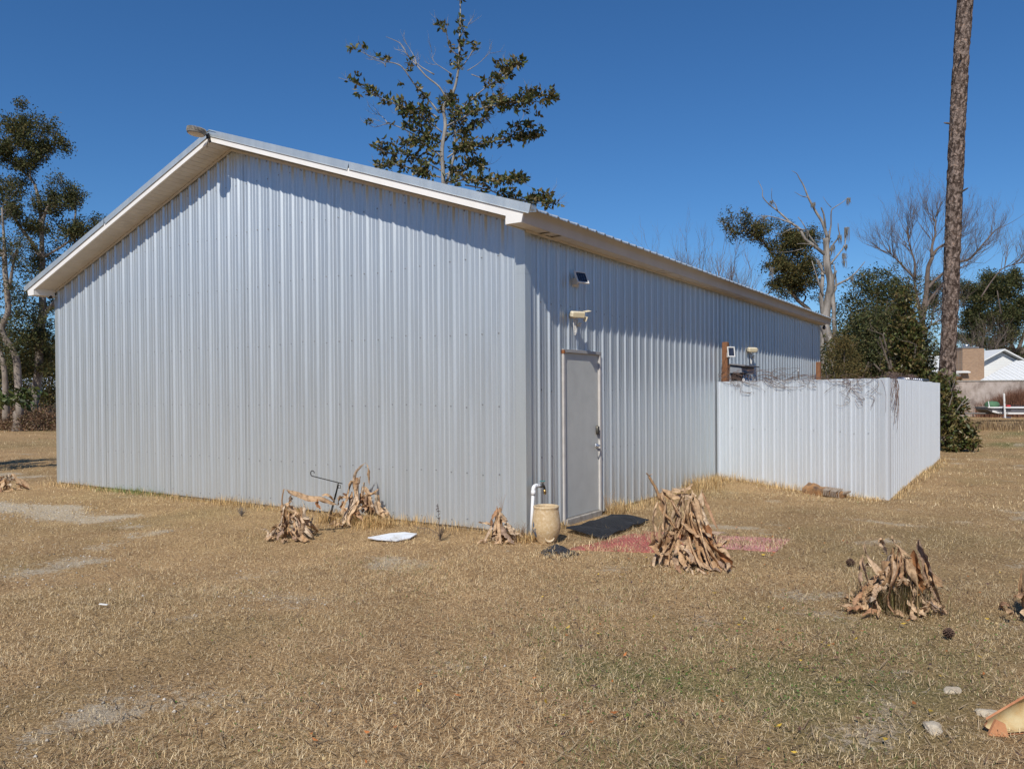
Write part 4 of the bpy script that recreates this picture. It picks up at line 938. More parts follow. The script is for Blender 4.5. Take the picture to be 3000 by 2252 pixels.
L2([(300, 760), (320, 900), (350, 1080), (390, 1230), (420, 1320)], .055, (.02, -.10), fold=.25, pet=.2)
L2([(210, 960), (215, 1080), (240, 1200), (285, 1300)], .045, (-.02, -.10), fold=.4, pet=.05)
L2([(275, 515), (215, 640), (195, 800), (215, 1000), (225, 1090)], .014, (.0, -.05), fold=.8, pet=.05)
L2([(345, 350), (390, 480), (395, 640), (360, 850), (350, 960)], .016, (.0, -.06), fold=.8, pet=.05)
L2([(280, 530), (350, 640), (420, 720), (500, 860), (580, 970)], .013, (.0, -.08), fold=.8, pet=.02)
L2([(380, 400), (480, 480), (540, 560), (640, 760), (690, 870)], .022, (.05, -.05), fold=.9, pet=.05)
L2([(660, 830), (760, 900), (850, 970), (900, 1060)], .060, (-.06, -.14), fold=.25, pet=.02)
L2([(760, 700), (840, 690), (920, 690), (980, 760)], .042, (.02, -.04), fold=.7, pet=.05)
L2([(950, 1280), (990, 1400), (1040, 1500), (1060, 1560)], .048, (-.18, -.26), fold=.4, pet=.02)
L2([(1090, 1140), (1200, 1190), (1300, 1260), (1370, 1370)], .045, (-.02, -.08), fold=.5, pet=.05)
L2([(540, 980), (560, 1120), (600, 1260), (660, 1400), (720, 1480)], .04, (-.06, -.2), fold=.6, pet=.05)
L2([(620, 700), (660, 560), (760, 520), (780, 660)], .03, (.06, .06), fold=.5, pet=.1)
L2([(370, 1000), (420, 1020), (480, 1030)], .035, (-.08, -.1), fold=.2, pet=.02)
random_leaves(26, t, .56, .31, .022, .055); random_leaves(40, t, .66, .31, .005, .014); random_leaves(12, t, .40, .28, .022, .05, asym=(.12, -.02)); lying_leaves(14, t, .34, .02, .05)
# right foreground clump
t = thing("banana_plant", "low ragged dried banana clump in the right lawn with grass growing through", "plant", (3.83, -1.0, 0), 0, GRP)
stalk_obj([(-.03, .03, 0), (-.05, .04, .18), (-.05, .05, .33)], .045, .03, t, "pseudostem"); stalk_obj([(.10, .02, 0), (.12, .03, .2), (.11, .03, .35)], .04, .02, t, "pseudostem")
LF = [([(.16, .0, .50), (.20, -.02, .38), (.23, -.06, .22), (.27, -.12, .03)], .05, .35), ([(.13, .0, .42), (.15, -.02, .30), (.15, -.05, .18), (.12, -.08, .10)], .055, .3), ([(.21, .0, .34), (.25, -.02, .26), (.30, -.05, .19), (.31, -.06, .15)], .06, .2), ([(.10, .04, .36), (.11, -.02, .26), (.12, -.05, .16), (.12, -.08, .08)], .035, .5),
      ([(-.22, .02, .48), (-.20, .0, .38), (-.13, -.04, .28), (-.04, -.08, .16), (.0, -.12, .05)], .022, .8), ([(-.23, .03, .38), (-.215, .02, .28), (-.20, .0, .18)], .022, .7), ([(-.08, .06, .50), (-.06, .05, .44), (-.05, .03, .38)], .028, .4), ([(-.11, .06, .46), (-.09, .06, .50), (-.06, .06, .49)], .016, .4),
      ([(.0, .06, .52), (.02, .05, .46), (.08, .03, .40), (.12, .0, .36)], .020, .5), ([(-.02, .0, .30), (.03, -.04, .24), (.06, -.06, .17)], .032, .5), ([(-.25, .02, .26), (-.27, .0, .20), (-.26, -.02, .14)], .018, .5), ([(-.28, .0, .10), (-.33, -.04, .05), (-.40, -.08, .02)], .016, .5), ([(.0, -.16, .10), (.05, -.20, .05), (.10, -.22, .02)], .04, .4), ([(-.20, -.05, .14), (-.19, -.10, .06), (-.17, -.14, .02)], .018, .6), ([(.20, -.1, .10), (.24, -.15, .05), (.27, -.2, .01)], .028, .6)]
for p, w, f_ in LF: leaf_obj(p, w * 1.4, t, f_, .014, .06, 5, twist=random.uniform(-.3, .3))
random_leaves(22, t, .42, .29, .015, .038); random_leaves(34, t, .46, .30, .004, .011); lying_leaves(14, t, .36, .015, .04)
n = 900; a = RNG.uniform(0, 6.283, n); r = np.abs(RNG.normal(0, .14, n)); lx = r * np.cos(a); ly = r * np.sin(a); x = .836 * lx - .549 * ly; y = .549 * lx + .836 * ly
col = np.array([(.50, .36, .18), (.36, .26, .13), (.58, .46, .28), (.22, .22, .08)])[RNG.integers(0, 4, n)] * RNG.uniform(.6, 1.1, (n, 1))
V, Fs, C = blades(x, y, np.zeros(n), RNG.uniform(.16, .40, n), .0018 * RNG.uniform(.6, 1.4, n), a + RNG.normal(0, .8, n), RNG.uniform(.05, .7, n), RNG.uniform(.2, 1.3, n), col, True)
o = obj("grass_tuft", mesh_np("grass_tuft", V, Fs, C), attr_mat("tuft_blades", .75, .2), t); o['kind'] = 'stuff'
# at the right picture edge
t = thing("banana_plant", "upright dried banana stump standing at the right edge of the lawn", "plant", (4.66, -.80, 0), R(-20), GRP)
stalk_obj([(0, 0, 0), (.01, .0, .15), (.0, .01, .28)], .05, .035, t, "pseudostem")
for k in range(9):
    a = k * .7; leaf_obj([(.03 * math.cos(a), .03 * math.sin(a), .02), (.06 * math.cos(a), .06 * math.sin(a), .16), (.055 * math.cos(a), .055 * math.sin(a), random.uniform(.26, .38))], random.uniform(.014, .03), t, .7, .008, .02)
random_leaves(8, t, .30, .16, .014, .03)
# left pair against the wall
t = thing("banana_plant", "dried banana plant on left with one rusty leaf arching toward the wall", "plant", (-2.17, -1.42, 0), 0, GRP)
q = .000682                                    # metres per unit of the layout below
def L3(pts, w, dep=(0, 0), x0=0, y0=0, **kw):
    n = len(pts); w = w * 1.35; leaf_obj([((x - x0) * q, dep[0] + (dep[1] - dep[0]) * i / (n - 1), (y0 - y) * q) for i, (x, y) in enumerate(pts)], w, t, **kw)
A = dict(x0=480, y0=1290)
stalk_obj([(-.09, .03, 0), (-.10, .03, .22), (-.11, .03, .36)], .035, .02, t, "pseudostem"); stalk_obj([(.13, -.02, 0), (.13, -.02, .2), (.11, -.02, .34)], .03, .015, t, "pseudostem")
stalk_obj([((335 - 480) * q, .03, (1290 - 900) * q), ((312 - 480) * q, .03, (1290 - 700) * q), ((345 - 480) * q, .03, (1290 - 505) * q)], .010, .006, t)
L3([(345, 500), (460, 540), (640, 610), (860, 660), (1000, 740), (1120, 830)], .050, (.03, .34), fold=.9, pet=.12, crumple=.012, **A)
L3([(880, 640), (960, 640), (1040, 690), (1090, 780)], .042, (.25, .32), fold=.3, pet=.02, **A)
L3([(460, 580), (430, 660), (420, 740)], .030, (.04, .02), fold=.5, pet=.02, **A)
L3([(470, 600), (470, 700), (430, 780), (520, 860), (600, 920)], .055, (.02, -.06), fold=.3, pet=.1, **A)
L3([(340, 790), (330, 860), (380, 920), (440, 990)], .040, (.0, -.05), fold=.4, pet=.02, **A)
L3([(470, 880), (520, 930), (540, 1000)], .065, (-.02, -.06), fold=.2, pet=.02, **A)
L3([(650, 680), (690, 760), (720, 860), (740, 950), (820, 960)], .045, (.0, -.08), fold=.4, pet=.35, **A)
L3([(740, 1020), (730, 1120), (720, 1220), (690, 1350)], .06, (-.10, -.14), fold=.5, pet=.02, **A)
L3([(860, 680), (840, 740), (880, 820), (920, 860)], .02, (.12, .1), fold=.5, pet=.02, **A)
random_leaves(18, t, .34, .28, .018, .045); random_leaves(16, t, .38, .28, .004, .012); lying_leaves(12, t, .32, .02, .045)
t = thing("banana_plant", "tallest dried banana plant against the front wall beside the black garden hook", "plant", (-2.22, -.33, 0), 0, GRP)
q = .000757; A = dict(x0=1490, y0=1010)
stalk_obj([(-.03, .02, 0), (-.03, .02, .3), (-.02, .03, .56)], .04, .018, t, "pseudostem"); stalk_obj([(.13, .03, 0), (.13, .03, .2), (.11, .03, .36)], .035, .02, t, "pseudostem"); stalk_obj([(.24, .05, 0), (.235, .05, .2), (.23, .05, .34)], .035, .02, t, "pseudostem")
L3([(1455, 560), (1450, 420), (1440, 300), (1470, 190), (1530, 110), (1600, 30)], .030, (.02, .02), fold=.9, pet=.02, crumple=.006, **A)
L3([(1600, 25), (1640, 70), (1660, 130), (1665, 220), (1670, 330), (1670, 400)], .026, (.02, .0), fold=.5, pet=.2, **A)
L3([(1530, 240), (1530, 330), (1500, 400), (1500, 470)], .04, (-.02, -.05), fold=.4, pet=.05, **A)
L3([(1400, 490), (1350, 560), (1310, 640)], .035, (-.02, -.05), fold=.3, pet=.02, **A)
L3([(1590, 340), (1590, 440), (1570, 560)], .032, (.0, .0), fold=.5, pet=.02, **A)
L3([(1490, 560), (1500, 650), (1540, 710), (1560, 740)], .05, (-.05, -.1), fold=.3, pet=.02, **A)
L3([(1640, 560), (1640, 680), (1620, 790)], .05, (.0, -.06), fold=.35, pet=.05, **A)
L3([(1785, 470), (1790, 580), (1800, 700), (1830, 830), (1850, 900)], .055, (.04, .0), fold=.5, pet=.02, **A)
L3([(1900, 800), (1920, 880), (1910, 960)], .035, (.02, -.02), fold=.3, pet=.02, **A)
L3([(1360, 760), (1300, 840), (1280, 930), (1240, 1010)], .05, (-.06, -.14), fold=.3, pet=.02, **A)
L3([(1640, 870), (1660, 960), (1690, 1040)], .045, (-.08, -.14), fold=.5, pet=.02, **A)
L3([(1600, 1040), (1640, 1080), (1660, 1110)], .022, (-.2, -.24), fold=.3, pet=.02, **A)
L3([(1250, 640), (1260, 720), (1300, 800)], .04, (.0, -.03), fold=.5, pet=.02, **A)
random_leaves(20, t, .50, .25, .018, .045); random_leaves(20, t, .55, .25, .004, .012); random_leaves(12, t, .38, .20, .018, .045, asym=(.20, .02)); lying_leaves(10, t, .30, .02, .045)
# small cone by the corner
t = thing("banana_plant", "small cone shaped dried banana plant by the shed corner left of the tap", "plant", (-.04, -.42, 0), 0, GRP)
stalk_obj([(0, 0, 0), (-.01, 0, .18), (-.02, 0, .37)], .03, .012, t, "pseudostem")
q = .00043; A = dict(x0=600, y0=1330)
L3([(490, 430), (440, 560), (370, 680), (330, 780), (360, 920)], .045, (0, -.05), fold=.4, pet=.1, **A); L3([(490, 440), (510, 640), (500, 850), (450, 1080)], .042, (-.02, -.08), fold=.4, pet=.25, **A)
L3([(540, 530), (630, 640), (690, 760), (720, 870)], .05, (-.01, -.05), fold=.3, pet=.1, **A); L3([(570, 860), (680, 1000), (800, 1160), (920, 1330)], .055, (-.05, -.13), fold=.35, pet=.12, **A)
L3([(790, 860), (850, 960), (920, 1080), (960, 1240)], .045, (-.02, -.06), fold=.4, pet=.05, **A); L3([(560, 1130), (500, 1200), (410, 1340)], .05, (-.10, -.15), fold=.4, pet=.02, **A); L3([(470, 760), (430, 900), (380, 1020)], .035, (-.04, -.08), fold=.6, pet=.02, **A)
random_leaves(14, t, .32, .18, .022, .05); lying_leaves(7, t, .22, .02, .04)
for k in range(5):
    a = random.uniform(-1, 1); MB().tube([RX * .0 + Vector((0, 0, .33)), RX * (a * .03) + Vector((0, 0, .42)), RX * (a * .07) + Vector((0, 0, .46 + .06 * random.random()))], [.0016, .0012, .0008], 4).build("dry_stem", M_STALK, t)
# far left tuft
t = thing("banana_plant", "small dried banana tuft at far left beyond the shed corner", "plant", (-9.75, -.95, 0), 0, GRP)
stalk_obj([(0, 0, 0), (0, 0, .16)], .04, .03, t, "pseudostem"); random_leaves(20, t, .28, .30, .02, .045); lying_leaves(6, t, .3, .02, .04)

# dead weed and plain dry stems
def weed(loc, H, n, label, name="dead_weed", spread=.5, col=((.10, .075, .06), (.20, .14, .09))):
    t = thing(name, label, "weed", loc); mb = MB()
    for k in range(n):
        a = random.uniform(0, 6.283); h = H * random.uniform(.3, 1); s_ = spread * h * random.uniform(.2, 1)
        p = smooth_path([(0, 0, 0), (s_ * .3 * math.cos(a), s_ * .3 * math.sin(a), h * .5), (s_ * math.cos(a), s_ * math.sin(a), h)]); mb.tube(p, [.0022 - .0002 * i for i in range(len(p))], 4)
        for j in range(4):
            b = p[random.randint(2, len(p) - 1)]; e = b + Vector((random.uniform(-.04, .04), random.uniform(-.04, .04), random.uniform(-.01, .05))); mb.tube([b, e], [.0012, .0007], 3)
    mb.build("stems", mat("dead_weed_stem", col[0], col[1], 30, .9), t)
    return t
t = weed((-.62, -.74, 0), .21, 26, "dark dead weed with one tall seed stalk by the front wall")
mb = MB(); p = smooth_path([(0, 0, 0), (-.01, 0, .2), (-.02, .0, .33), (-.03, 0, .40)]); mb.tube(p, .002, 4)
for k in range(26): b = p[random.randint(4, len(p) - 1)]; mb.tube([b, b + Vector((random.uniform(-.02, .02), random.uniform(-.02, .02), random.uniform(-.025, .01)))], [.004, .003], 4)
mb.build("seed_stalk", mat("seed_dark", (.06, .055, .06), (.14, .12, .11), 40, .9), t)
mb = MB(); p = smooth_path([(-.05, -.02, .10), (-.16, -.02, .135), (-.26, -.02, .125), (-.36, -.0, .14)]); mb.tube(p, .003, 5)
for k in range(8): b = p[k % len(p)]; mb.tube([b, b + Vector((random.uniform(-.02, .02), -.01, -.06))], [.003, .002], 4)
mb.build("bent_stem", mat("bent_stem_brown", (.14, .10, .07)), t)
weed((.085, 1.86, 0), .30, 22, "wispy tan dry weed beside the right door jamb", "dry_weed", .35, ((.45, .30, .16), (.34, .22, .12)))
weed((.08, -.22, 0), .20, 26, "low tangle of dry stems at the shed corner behind the pipe", "dry_weed", .7, ((.36, .24, .14), (.22, .14, .09)))
t = weed((-3.9, -.75, 0), .12, 30, "grey wiry dead tuft in the grass by the front wall", "dead_weed", .8, ((.22, .20, .18), (.12, .10, .09)))
for (x, y, s_, lb) in ((4.21, -1.62, .045, "dark brown pine cone on the lawn below the low banana clump"), (3.30, .25, .05, "dark dead clod on the lawn left of the low banana clump")):
    t = thing("pine_cone", lb, "pine cone", (x, y, .015)); mb = MB()
    for k in range(60):
        v = k / 60; a = k * 2.4; r = s_ * math.sin(math.pi * (.1 + .85 * v)) * .8; z = s_ * 1.3 * (v - .1)
        c = Vector((r * math.cos(a), r * math.sin(a), z)); mb.tube([c * .5 + Vector((0, 0, z * .5)), c * 1.05], [.007, .003], 4)
    mb.build("scales", mat("cone_brown", (.07, .04, .03), (.14, .08, .05), 30, .9), t)
# ================================================================== TREES
RXn = np.array([.836, .549, 0.]); DXn = np.array([-.549, .836, 0.]); UZ = np.array([0, 0, 1.])
def place(D, px):
    """ground point D metres ahead of the viewpoint, at lateral tangent px"""
    return np.array([CAM.x, CAM.y, 0]) + DXn * D + RXn * (px * D)
def bark(name, c1, c2, sc=7., bmp=.8, bs_=30., vs=(1, 1, .35)):
    return mat(name, c1, c2, sc, .95, bump=bmp, bscale=bs_, bdist=.03, spec=.15, vscale=vs)
M_BKPALE = bark("pale_oak_bark", (.34, .29, .24), (.19, .155, .125), 5)
M_BKDARK = bark("dark_bark", (.10, .08, .065), (.19, .155, .125), 5)
M_BKMAG = bark("magnolia_bark", (.36, .33, .29), (.22, .195, .17), 6)
M_BKDEAD = bark("bleached_deadwood", (.37, .335, .295), (.12, .105, .09), 3.0, 1.0, 9, (1.6, 1.6, .25))
M_TWIG = bark("bare_twig_bark", (.115, .088, .072), (.19, .15, .125), 4, .3)
M_LEAF = attr_mat("leaf_matt", .65, .25, .12)
M_LEAFG = attr_mat("leaf_glossy", .40, .20, .30)
def limb3(pts, d0=0., amp=1.):
    """(r, z) list -> local 3-D points with a gentle wander in depth"""
    n = len(pts); a = random.uniform(-1, 1) * amp; b = random.uniform(-.4, .4) * amp
    ln = sum(math.dist(pts[i], pts[i + 1]) for i in range(n - 1))
    return [Vector(RXn * r + DXn * (d0 + ln * .35 * a * (i / (n - 1)) + ln * .12 * b * math.sin(6 * i / (n - 1))) + UZ * z) for i, (r, z) in enumerate(pts)]
def twigs(mb, p, d, ln, r, depth, spread=.6, up=.12, sides=3, store=None):
    """recursive bare twigs"""
    segs = 3; pts = [p]; dd = d.copy()
    for i in range(segs):
        dd = (dd + Vector((random.gauss(0, .14), random.gauss(0, .14), random.gauss(0, .10) + up * .5))).normalized(); pts.append(pts[-1] + dd * (ln / segs))
    mb.tube(pts, [r * (1 - .22 * i) for i in range(segs + 1)], sides, False)
    if store is not None: store += pts[1:]
    if depth <= 0: return
    for k in range(random.choice((2, 3, 3))):
        b = pts[random.randint(1, segs)]; ax = dd.orthogonal().normalized(); ax.rotate(Matrix.Rotation(random.uniform(0, 6.28), 3, dd))
        nd = (dd + ax * random.uniform(.4, 1.) * spread + Vector((0, 0, up))).normalized()
        twigs(mb, b, nd, ln * random.uniform(.6, .82), r * .52, depth - 1, spread, up, sides, store)
def cluster_leaves(cent, axis, nper, Lr, wr, pal, jit, droop=0., lum=None):
    """rosettes of leaves round points"""
    n = len(cent); c = np.repeat(cent, nper, 0) + RNG.normal(0, jit, (n * nper, 3)); a0 = np.repeat(axis, nper, 0)
    ax = unit(rnd_dirs(n * nper) + .55 * a0 + np.array([[0, 0, -droop]])); sd = unit(np.cross(ax, rnd_dirs(n * nper)))
    pal = np.array(pal); col = pal[RNG.integers(0, len(pal), n * nper)] * RNG.uniform(.65, 1.35, (n * nper, 1))
    if lum is not None: col *= np.repeat(lum, nper)[:, None]
    return leaf_np(c, ax, sd, RNG.uniform(*Lr, n * nper), RNG.uniform(*wr, n * nper), col)
def blob_points(blobs, dens=1., depth=.9):
    """clumpy points through ellipsoids (r, z, rr, rz, n)"""
    out = []
    for r, z, rr, rz, n in blobs:
        n = int(n * dens); n = int(n * .8); nc = max(8, int(10 * rr * rz) + n // 70); d = rnd_dirs(nc) * (.12 + 1.22 * RNG.random((nc, 1)) ** .75); dep = depth * .5 * (rr + rz)
        cc = RXn * (r + d[:, :1] * rr) + DXn * (d[:, 1:2] * dep) + UZ * (z + d[:, 2:] * rz)
        idx = RNG.integers(0, nc, n); s_ = (.036 * (rr + rz) + .085) * RNG.uniform(.4, 1.7, (nc, 1))[idx]
        out.append(cc[idx] + RNG.normal(0, 1, (n, 3)) * np.concatenate([s_, s_, s_ * .5], 1))
    return np.concatenate(out)
OAKG = [(.085, .095, .034), (.062, .075, .03), (.115, .115, .045), (.15, .125, .055), (.045, .055, .025)]
OLIVE = [(.15, .12, .042), (.11, .095, .036), (.19, .14, .05), (.085, .08, .032)]
MAGG = [(.075, .095, .026), (.105, .115, .032), (.05, .066, .022), (.15, .11, .04), (.19, .16, .06), (.11, .08, .03)]
def tree(name, label, base, limbs, bmat, crown=None, group=None, twig=None, amp=1., cat="tree", trunk_ext=True, leafmat=None, twigleaf=None):
    t = thing(name, label, cat, tuple(base), 0, group); mb = MB(); ends = []; st = [] if twigleaf else None
    for k, (w0, w1, lf, pts) in enumerate(limbs):
        P = limb3(pts, 0, 0 if k == 0 else amp)
        if k == 0 and trunk_ext: P = [Vector((0, 0, -.2)), Vector((0, 0, .4)), ] + P
        if w0 > .2: P = [p + Vector((random.gauss(0, .16 * w0), random.gauss(0, .16 * w0), 0)) for p in P]
        S = smooth_path(P, 3); n = len(S)
        rad = [max(.004, .5 * (w0 + (w1 - w0) * (i / (n - 1)) ** .9)) for i in range(n)]
        if k == 0 and trunk_ext: rad[0] *= 1.5; rad[1] *= 1.35; rad[2] *= 1.2
        mb.tube(S, rad, 10 if w0 > .12 else 6); ends.append((S, lf, w0))
        if twig:
            ns, dep, ln, rr, up = twig
            for j in range(ns if k else max(2, ns // 2)):
                i = random.randint(int(n * .45), n - 1); dirv = (S[i] - S[max(i - 1, 0)]).normalized(); ax = dirv.orthogonal().normalized(); ax.rotate(Matrix.Rotation(random.uniform(0, 6.28), 3, dirv))
                twigs(mb, S[i], (dirv + ax * random.uniform(.3, 1.0)).normalized(), ln * random.uniform(.6, 1.2), rr, dep, .7, up, 3, st)
    o = mb.build("trunk", bmat, t, True)
    if crown:
        V, Fs, C = crown(ends)
        if twigleaf:
            c = np.array([tuple(p) for p in st]); V, Fs, C = merge([(V, Fs, C), cluster_leaves(c, rnd_dirs(len(c)), *twigleaf, .1)])
        obj("crown", mesh_np("crown", V, Fs, C), leafmat or M_LEAF, t)
    return t
def mag_crown(ends):
    cents, axs = [], []
    for S, lf, w in ends:
        if lf <= 0: continue
        ln = sum((S[i + 1] - S[i]).length for i in range(len(S) - 1)); n = int(ln * (15 if w < .15 else 6) * lf) + 1
        for k in range(n):
            v = random.uniform(.12, 1.0) if w < .15 else random.uniform(.45, 1); i = min(int(v * (len(S) - 1)), len(S) - 2); p = S[i].lerp(S[i + 1], random.random())
            o = Vector((random.gauss(0, 1), random.gauss(0, 1), random.gauss(.25, .7))); o = o.normalized() * abs(random.gauss(0, .19)); cents.append(p + o); axs.append(o.normalized() if o.length > .01 else Vector((0, 0, 1)))
        cents.append(S[-1]); axs.append(Vector((0, 0, 1)))
    return cluster_leaves(np.array([tuple(c) for c in cents]), np.array([tuple(a) for a in axs]), 8, (.14, .26), (.036, .062), MAGG, .045)
MAG = [
  (0.17,0.03,0.35,[(0.1,9.08),(0.11,10.23),(0.14,11.14),(0.17,11.82),(0.42,12.32),(0.65,12.87),(0.7,13.51),(0.76,14.33),(0.78,15.02),(0.77,15.7),(0.77,15.98)]),
  (0.09,0.04,0.5,[(0.19,8.95),(0.49,9.99),(0.56,11.14),(0.46,11.73),(0.35,12.1)]),
  (0.06,0.012,0,[(0.28,12.05),(0.01,12.51),(-0.44,12.88),(-0.81,13.34),(-1.12,13.71),(-1.39,14.21),(-1.67,14.39),(-1.94,14.49)]),
  (0.04,0.01,0,[(-0.81,13.34),(-0.89,13.66),(-1.16,14.16)]),
  (0.04,0.01,0,[(-0.17,12.97),(-0.62,13.25),(-0.94,13.57),(-1.35,13.94)]),
  (0.06,0.012,0.3,[(0.0,11.6),(-0.45,12.15),(-0.9,12.61),(-1.31,13.14),(-1.9,13.25),(-2.4,13.39),(-2.9,13.63)]),
  (0.03,0.01,0,[(-1.9,13.25),(-1.99,13.39),(-2.31,13.46),(-2.49,13.58)]),
  (0.06,0.015,0.8,[(0.0,11.37),(-0.45,11.65),(-0.91,11.65),(-1.55,11.84),(-2.09,12.07),(-2.59,12.34),(-3.12,12.58)]),
  (0.05,0.015,1.0,[(0.09,10.91),(-0.45,11.33),(-0.91,11.47),(-1.28,11.56)]),
  (0.05,0.015,1.2,[(0.09,10.59),(-0.37,10.78),(-0.82,10.96),(-1.19,11.06)]),
  (0.04,0.01,0.05,[(-0.64,10.69),(-1.28,11.06),(-1.83,11.22),(-2.28,11.06),(-2.56,11.23)]),
  (0.03,0.01,0,[(-1.83,11.22),(-2.05,11.52),(-2.28,11.66)]),
  (0.05,0.015,1.0,[(0.06,9.54),(-0.56,9.86),(-1.19,10.1),(-1.83,10.1),(-2.2,10.29)]),
  (0.05,0.015,1.2,[(0.03,9.31),(-0.56,9.45),(-1.2,9.64),(-2.11,9.65)]),
  (0.05,0.015,1.0,[(0.13,10.0),(-0.33,10.32),(-0.74,10.51),(-1.19,10.33)]),
  (0.05,0.015,0.9,[(0.23,11.73),(0.83,11.77),(1.38,12.27),(1.98,12.68),(2.43,12.95),(2.62,13.27),(2.94,13.4)]),
  (0.04,0.012,0.7,[(1.98,12.68),(2.21,13.14),(2.07,13.41)]),
  (0.06,0.015,1.5,[(0.27,11.14),(0.82,11.32),(1.51,11.59),(2.29,11.67),(2.97,11.76),(3.57,11.85),(3.93,11.71)]),
  (0.04,0.012,1.2,[(2.75,11.72),(3.11,12.03),(3.25,12.4)]),
  (0.04,0.012,1.0,[(1.83,11.63),(2.11,11.95),(2.2,12.31)]),
  (0.05,0.015,1.2,[(0.23,10.86),(0.82,10.91),(1.19,11.09),(1.65,11.31)]),
  (0.05,0.012,1.4,[(0.27,10.0),(0.72,10.27),(1.14,10.36),(1.82,10.58),(2.51,10.76),(3.1,10.75),(3.65,11.07)]),
  (0.03,0.01,0.8,[(2.51,10.76),(2.83,11.12),(3.2,11.07)]),
  (0.05,0.015,1.3,[(0.17,9.4),(0.67,9.63),(1.04,9.85),(1.63,9.8)]),
  (0.05,0.015,1.3,[(0.21,9.13),(0.99,9.17),(1.81,9.12),(2.5,9.07),(3.0,9.11)]),
  (0.05,0.012,1.0,[(0.9,9.03),(1.81,8.84),(2.49,8.57),(3.18,8.65),(3.91,8.83)]),
  (0.04,0.012,0.9,[(2.49,8.57),(3.18,8.42),(3.72,8.37),(4.09,8.42)]),
  (0.04,0.01,0.1,[(0.65,13.05),(1.02,13.55),(1.21,13.87),(1.35,14.05)]),
  (0.03,0.008,0,[(1.02,13.1),(1.39,13.37),(1.8,13.78)]),
  (0.03,0.008,0,[(0.73,14.2),(0.89,14.47),(1.12,14.83)]),
  (0.03,0.008,0.3,[(0.7,13.6),(0.39,13.88),(0.3,14.38),(0.03,14.63)]),
  (0.03,0.008,0,[(0.47,12.96),(0.2,13.15),(-0.17,13.42),(-0.25,13.75)]),
  (0.03,0.008,0,[(1.16,12.96),(1.57,12.77),(1.84,12.5)]),
]
SNAG = [
  (0.62,0.26,0,[(0.03,3.59),(0.04,4.7),(0.03,5.89),(0.12,6.81),(0.09,7.73),(-0.0,8.42),(-0.07,9.02)]),
  (0.16,0.015,0,[(0.0,9.02),(-0.22,9.76),(-0.49,10.22),(-0.77,10.73),(-0.95,11.1),(-1.13,11.56),(-1.33,11.9),(-1.47,12.16),(-1.7,12.3)]),
  (0.06,0.015,0,[(-0.95,11.0),(-1.22,11.03),(-1.61,11.24)]),
  (0.17,0.015,0,[(-0.09,8.19),(-0.64,8.66),(-1.05,8.98),(-1.33,9.49),(-1.74,9.77),(-2.15,10.14),(-2.42,10.37),(-2.79,10.65),(-3.11,11.02),(-3.13,11.39),(-3.33,11.85)]),
  (0.06,0.015,0,[(-2.42,10.37),(-2.51,10.65),(-2.7,10.92),(-2.69,11.43)]),
  (0.08,0.015,0,[(-1.69,9.72),(-2.15,9.91),(-2.7,10.09),(-3.12,10.14),(-3.62,10.1)]),
  (0.06,0.015,0,[(-1.05,9.39),(-1.51,9.49),(-1.93,9.4),(-2.25,9.22),(-2.75,9.29)]),
  (0.09,0.03,0,[(-0.51,8.65),(-0.87,9.12),(-1.01,9.39),(-1.23,9.76),(-1.44,10.02)]),
  (0.1,0.07,0,[(-0.09,9.48),(-0.17,10.12),(-0.31,10.49)]),
  (0.1,0.02,0,[(0.07,8.83),(0.14,9.39),(0.19,9.66),(0.2,10.31),(0.34,10.49),(0.71,10.72),(1.03,10.99)]),
  (0.04,0.01,0,[(0.2,10.49),(-0.03,10.72),(-0.23,11.02)]),
  (0.1,0.03,0,[(0.09,8.37),(0.32,8.74),(0.6,9.11),(0.56,9.48),(0.56,9.75)]),
  (0.1,0.03,0,[(0.13,7.73),(0.5,8.19),(0.78,8.55),(0.9,8.83),(0.93,9.56)]),
  (0.13,0.03,0,[(0.26,6.63),(0.58,6.81),(0.95,6.99),(1.28,7.22),(1.6,7.54),(1.88,7.88)]),
  (0.12,0.05,0,[(0.12,6.12),(0.4,6.58),(0.36,7.27),(0.29,7.73)]),
  (0.1,0.03,0,[(-0.06,7.27),(-0.33,7.5),(-0.6,8.01)]),
  (0.06,0.02,0,[(-0.78,8.7),(-1.15,8.75),(-1.49,8.73)]),
  (0.05,0.01,0,[(-1.15,8.52),(-1.7,8.39),(-2.39,8.35)]),
]
MOSS = [((1.01, 10.94), 0.39), ((0.59, 9.15), 0.46), ((0.94, 9.52), 0.78), ((0.9, 8.69), 0.37), ((0.23, 8.65), 0.6), ((0.8, 8.28), 0.51), ((0.82, 7.91), 0.41), ((-2.7, 10.83), 0.23), ((-0.67, 10.73), 0.32), ((-0.96, 9.39), 0.41), ((1.19, 7.13), 0.28), ((-3.07, 10.1), 0.28), ((-2.72, 7.61), 0.6)]
OAKR = [
  (0.3,0.05,0,[(0.02,4.32),(-0.07,5.74),(-0.77,6.46),(-1.17,7.17),(-1.52,7.99),(-1.77,8.5),(-2.13,8.91),(-2.58,9.52),(-2.98,9.93),(-3.59,10.19)]),
  (0.12,0.03,0,[(-0.57,6.25),(-0.36,6.66),(-0.77,7.02),(-0.97,7.12)]),
  (0.1,0.03,0,[(-1.52,7.99),(-1.21,8.65),(-0.96,9.15)]),
]
OAKRB = [(-1.16, 8.9, 0.86, 0.97, 1500), (-1.46, 9.51, 0.66, 0.46, 700), (-0.3, 8.13, 0.86, 0.86, 1300), (-0.56, 7.12, 0.91, 0.71, 1100), (-1.78, 8.14, 0.61, 0.56, 600), (-3.13, 10.24, 0.76, 0.41, 800), (-3.9, 10.14, 0.56, 0.41, 400), (-2.06, 10.58, 0.86, 0.36, 260), (-1.83, 7.38, 0.46, 0.36, 200), (-0.75, 9.81, 0.46, 0.36, 300)]
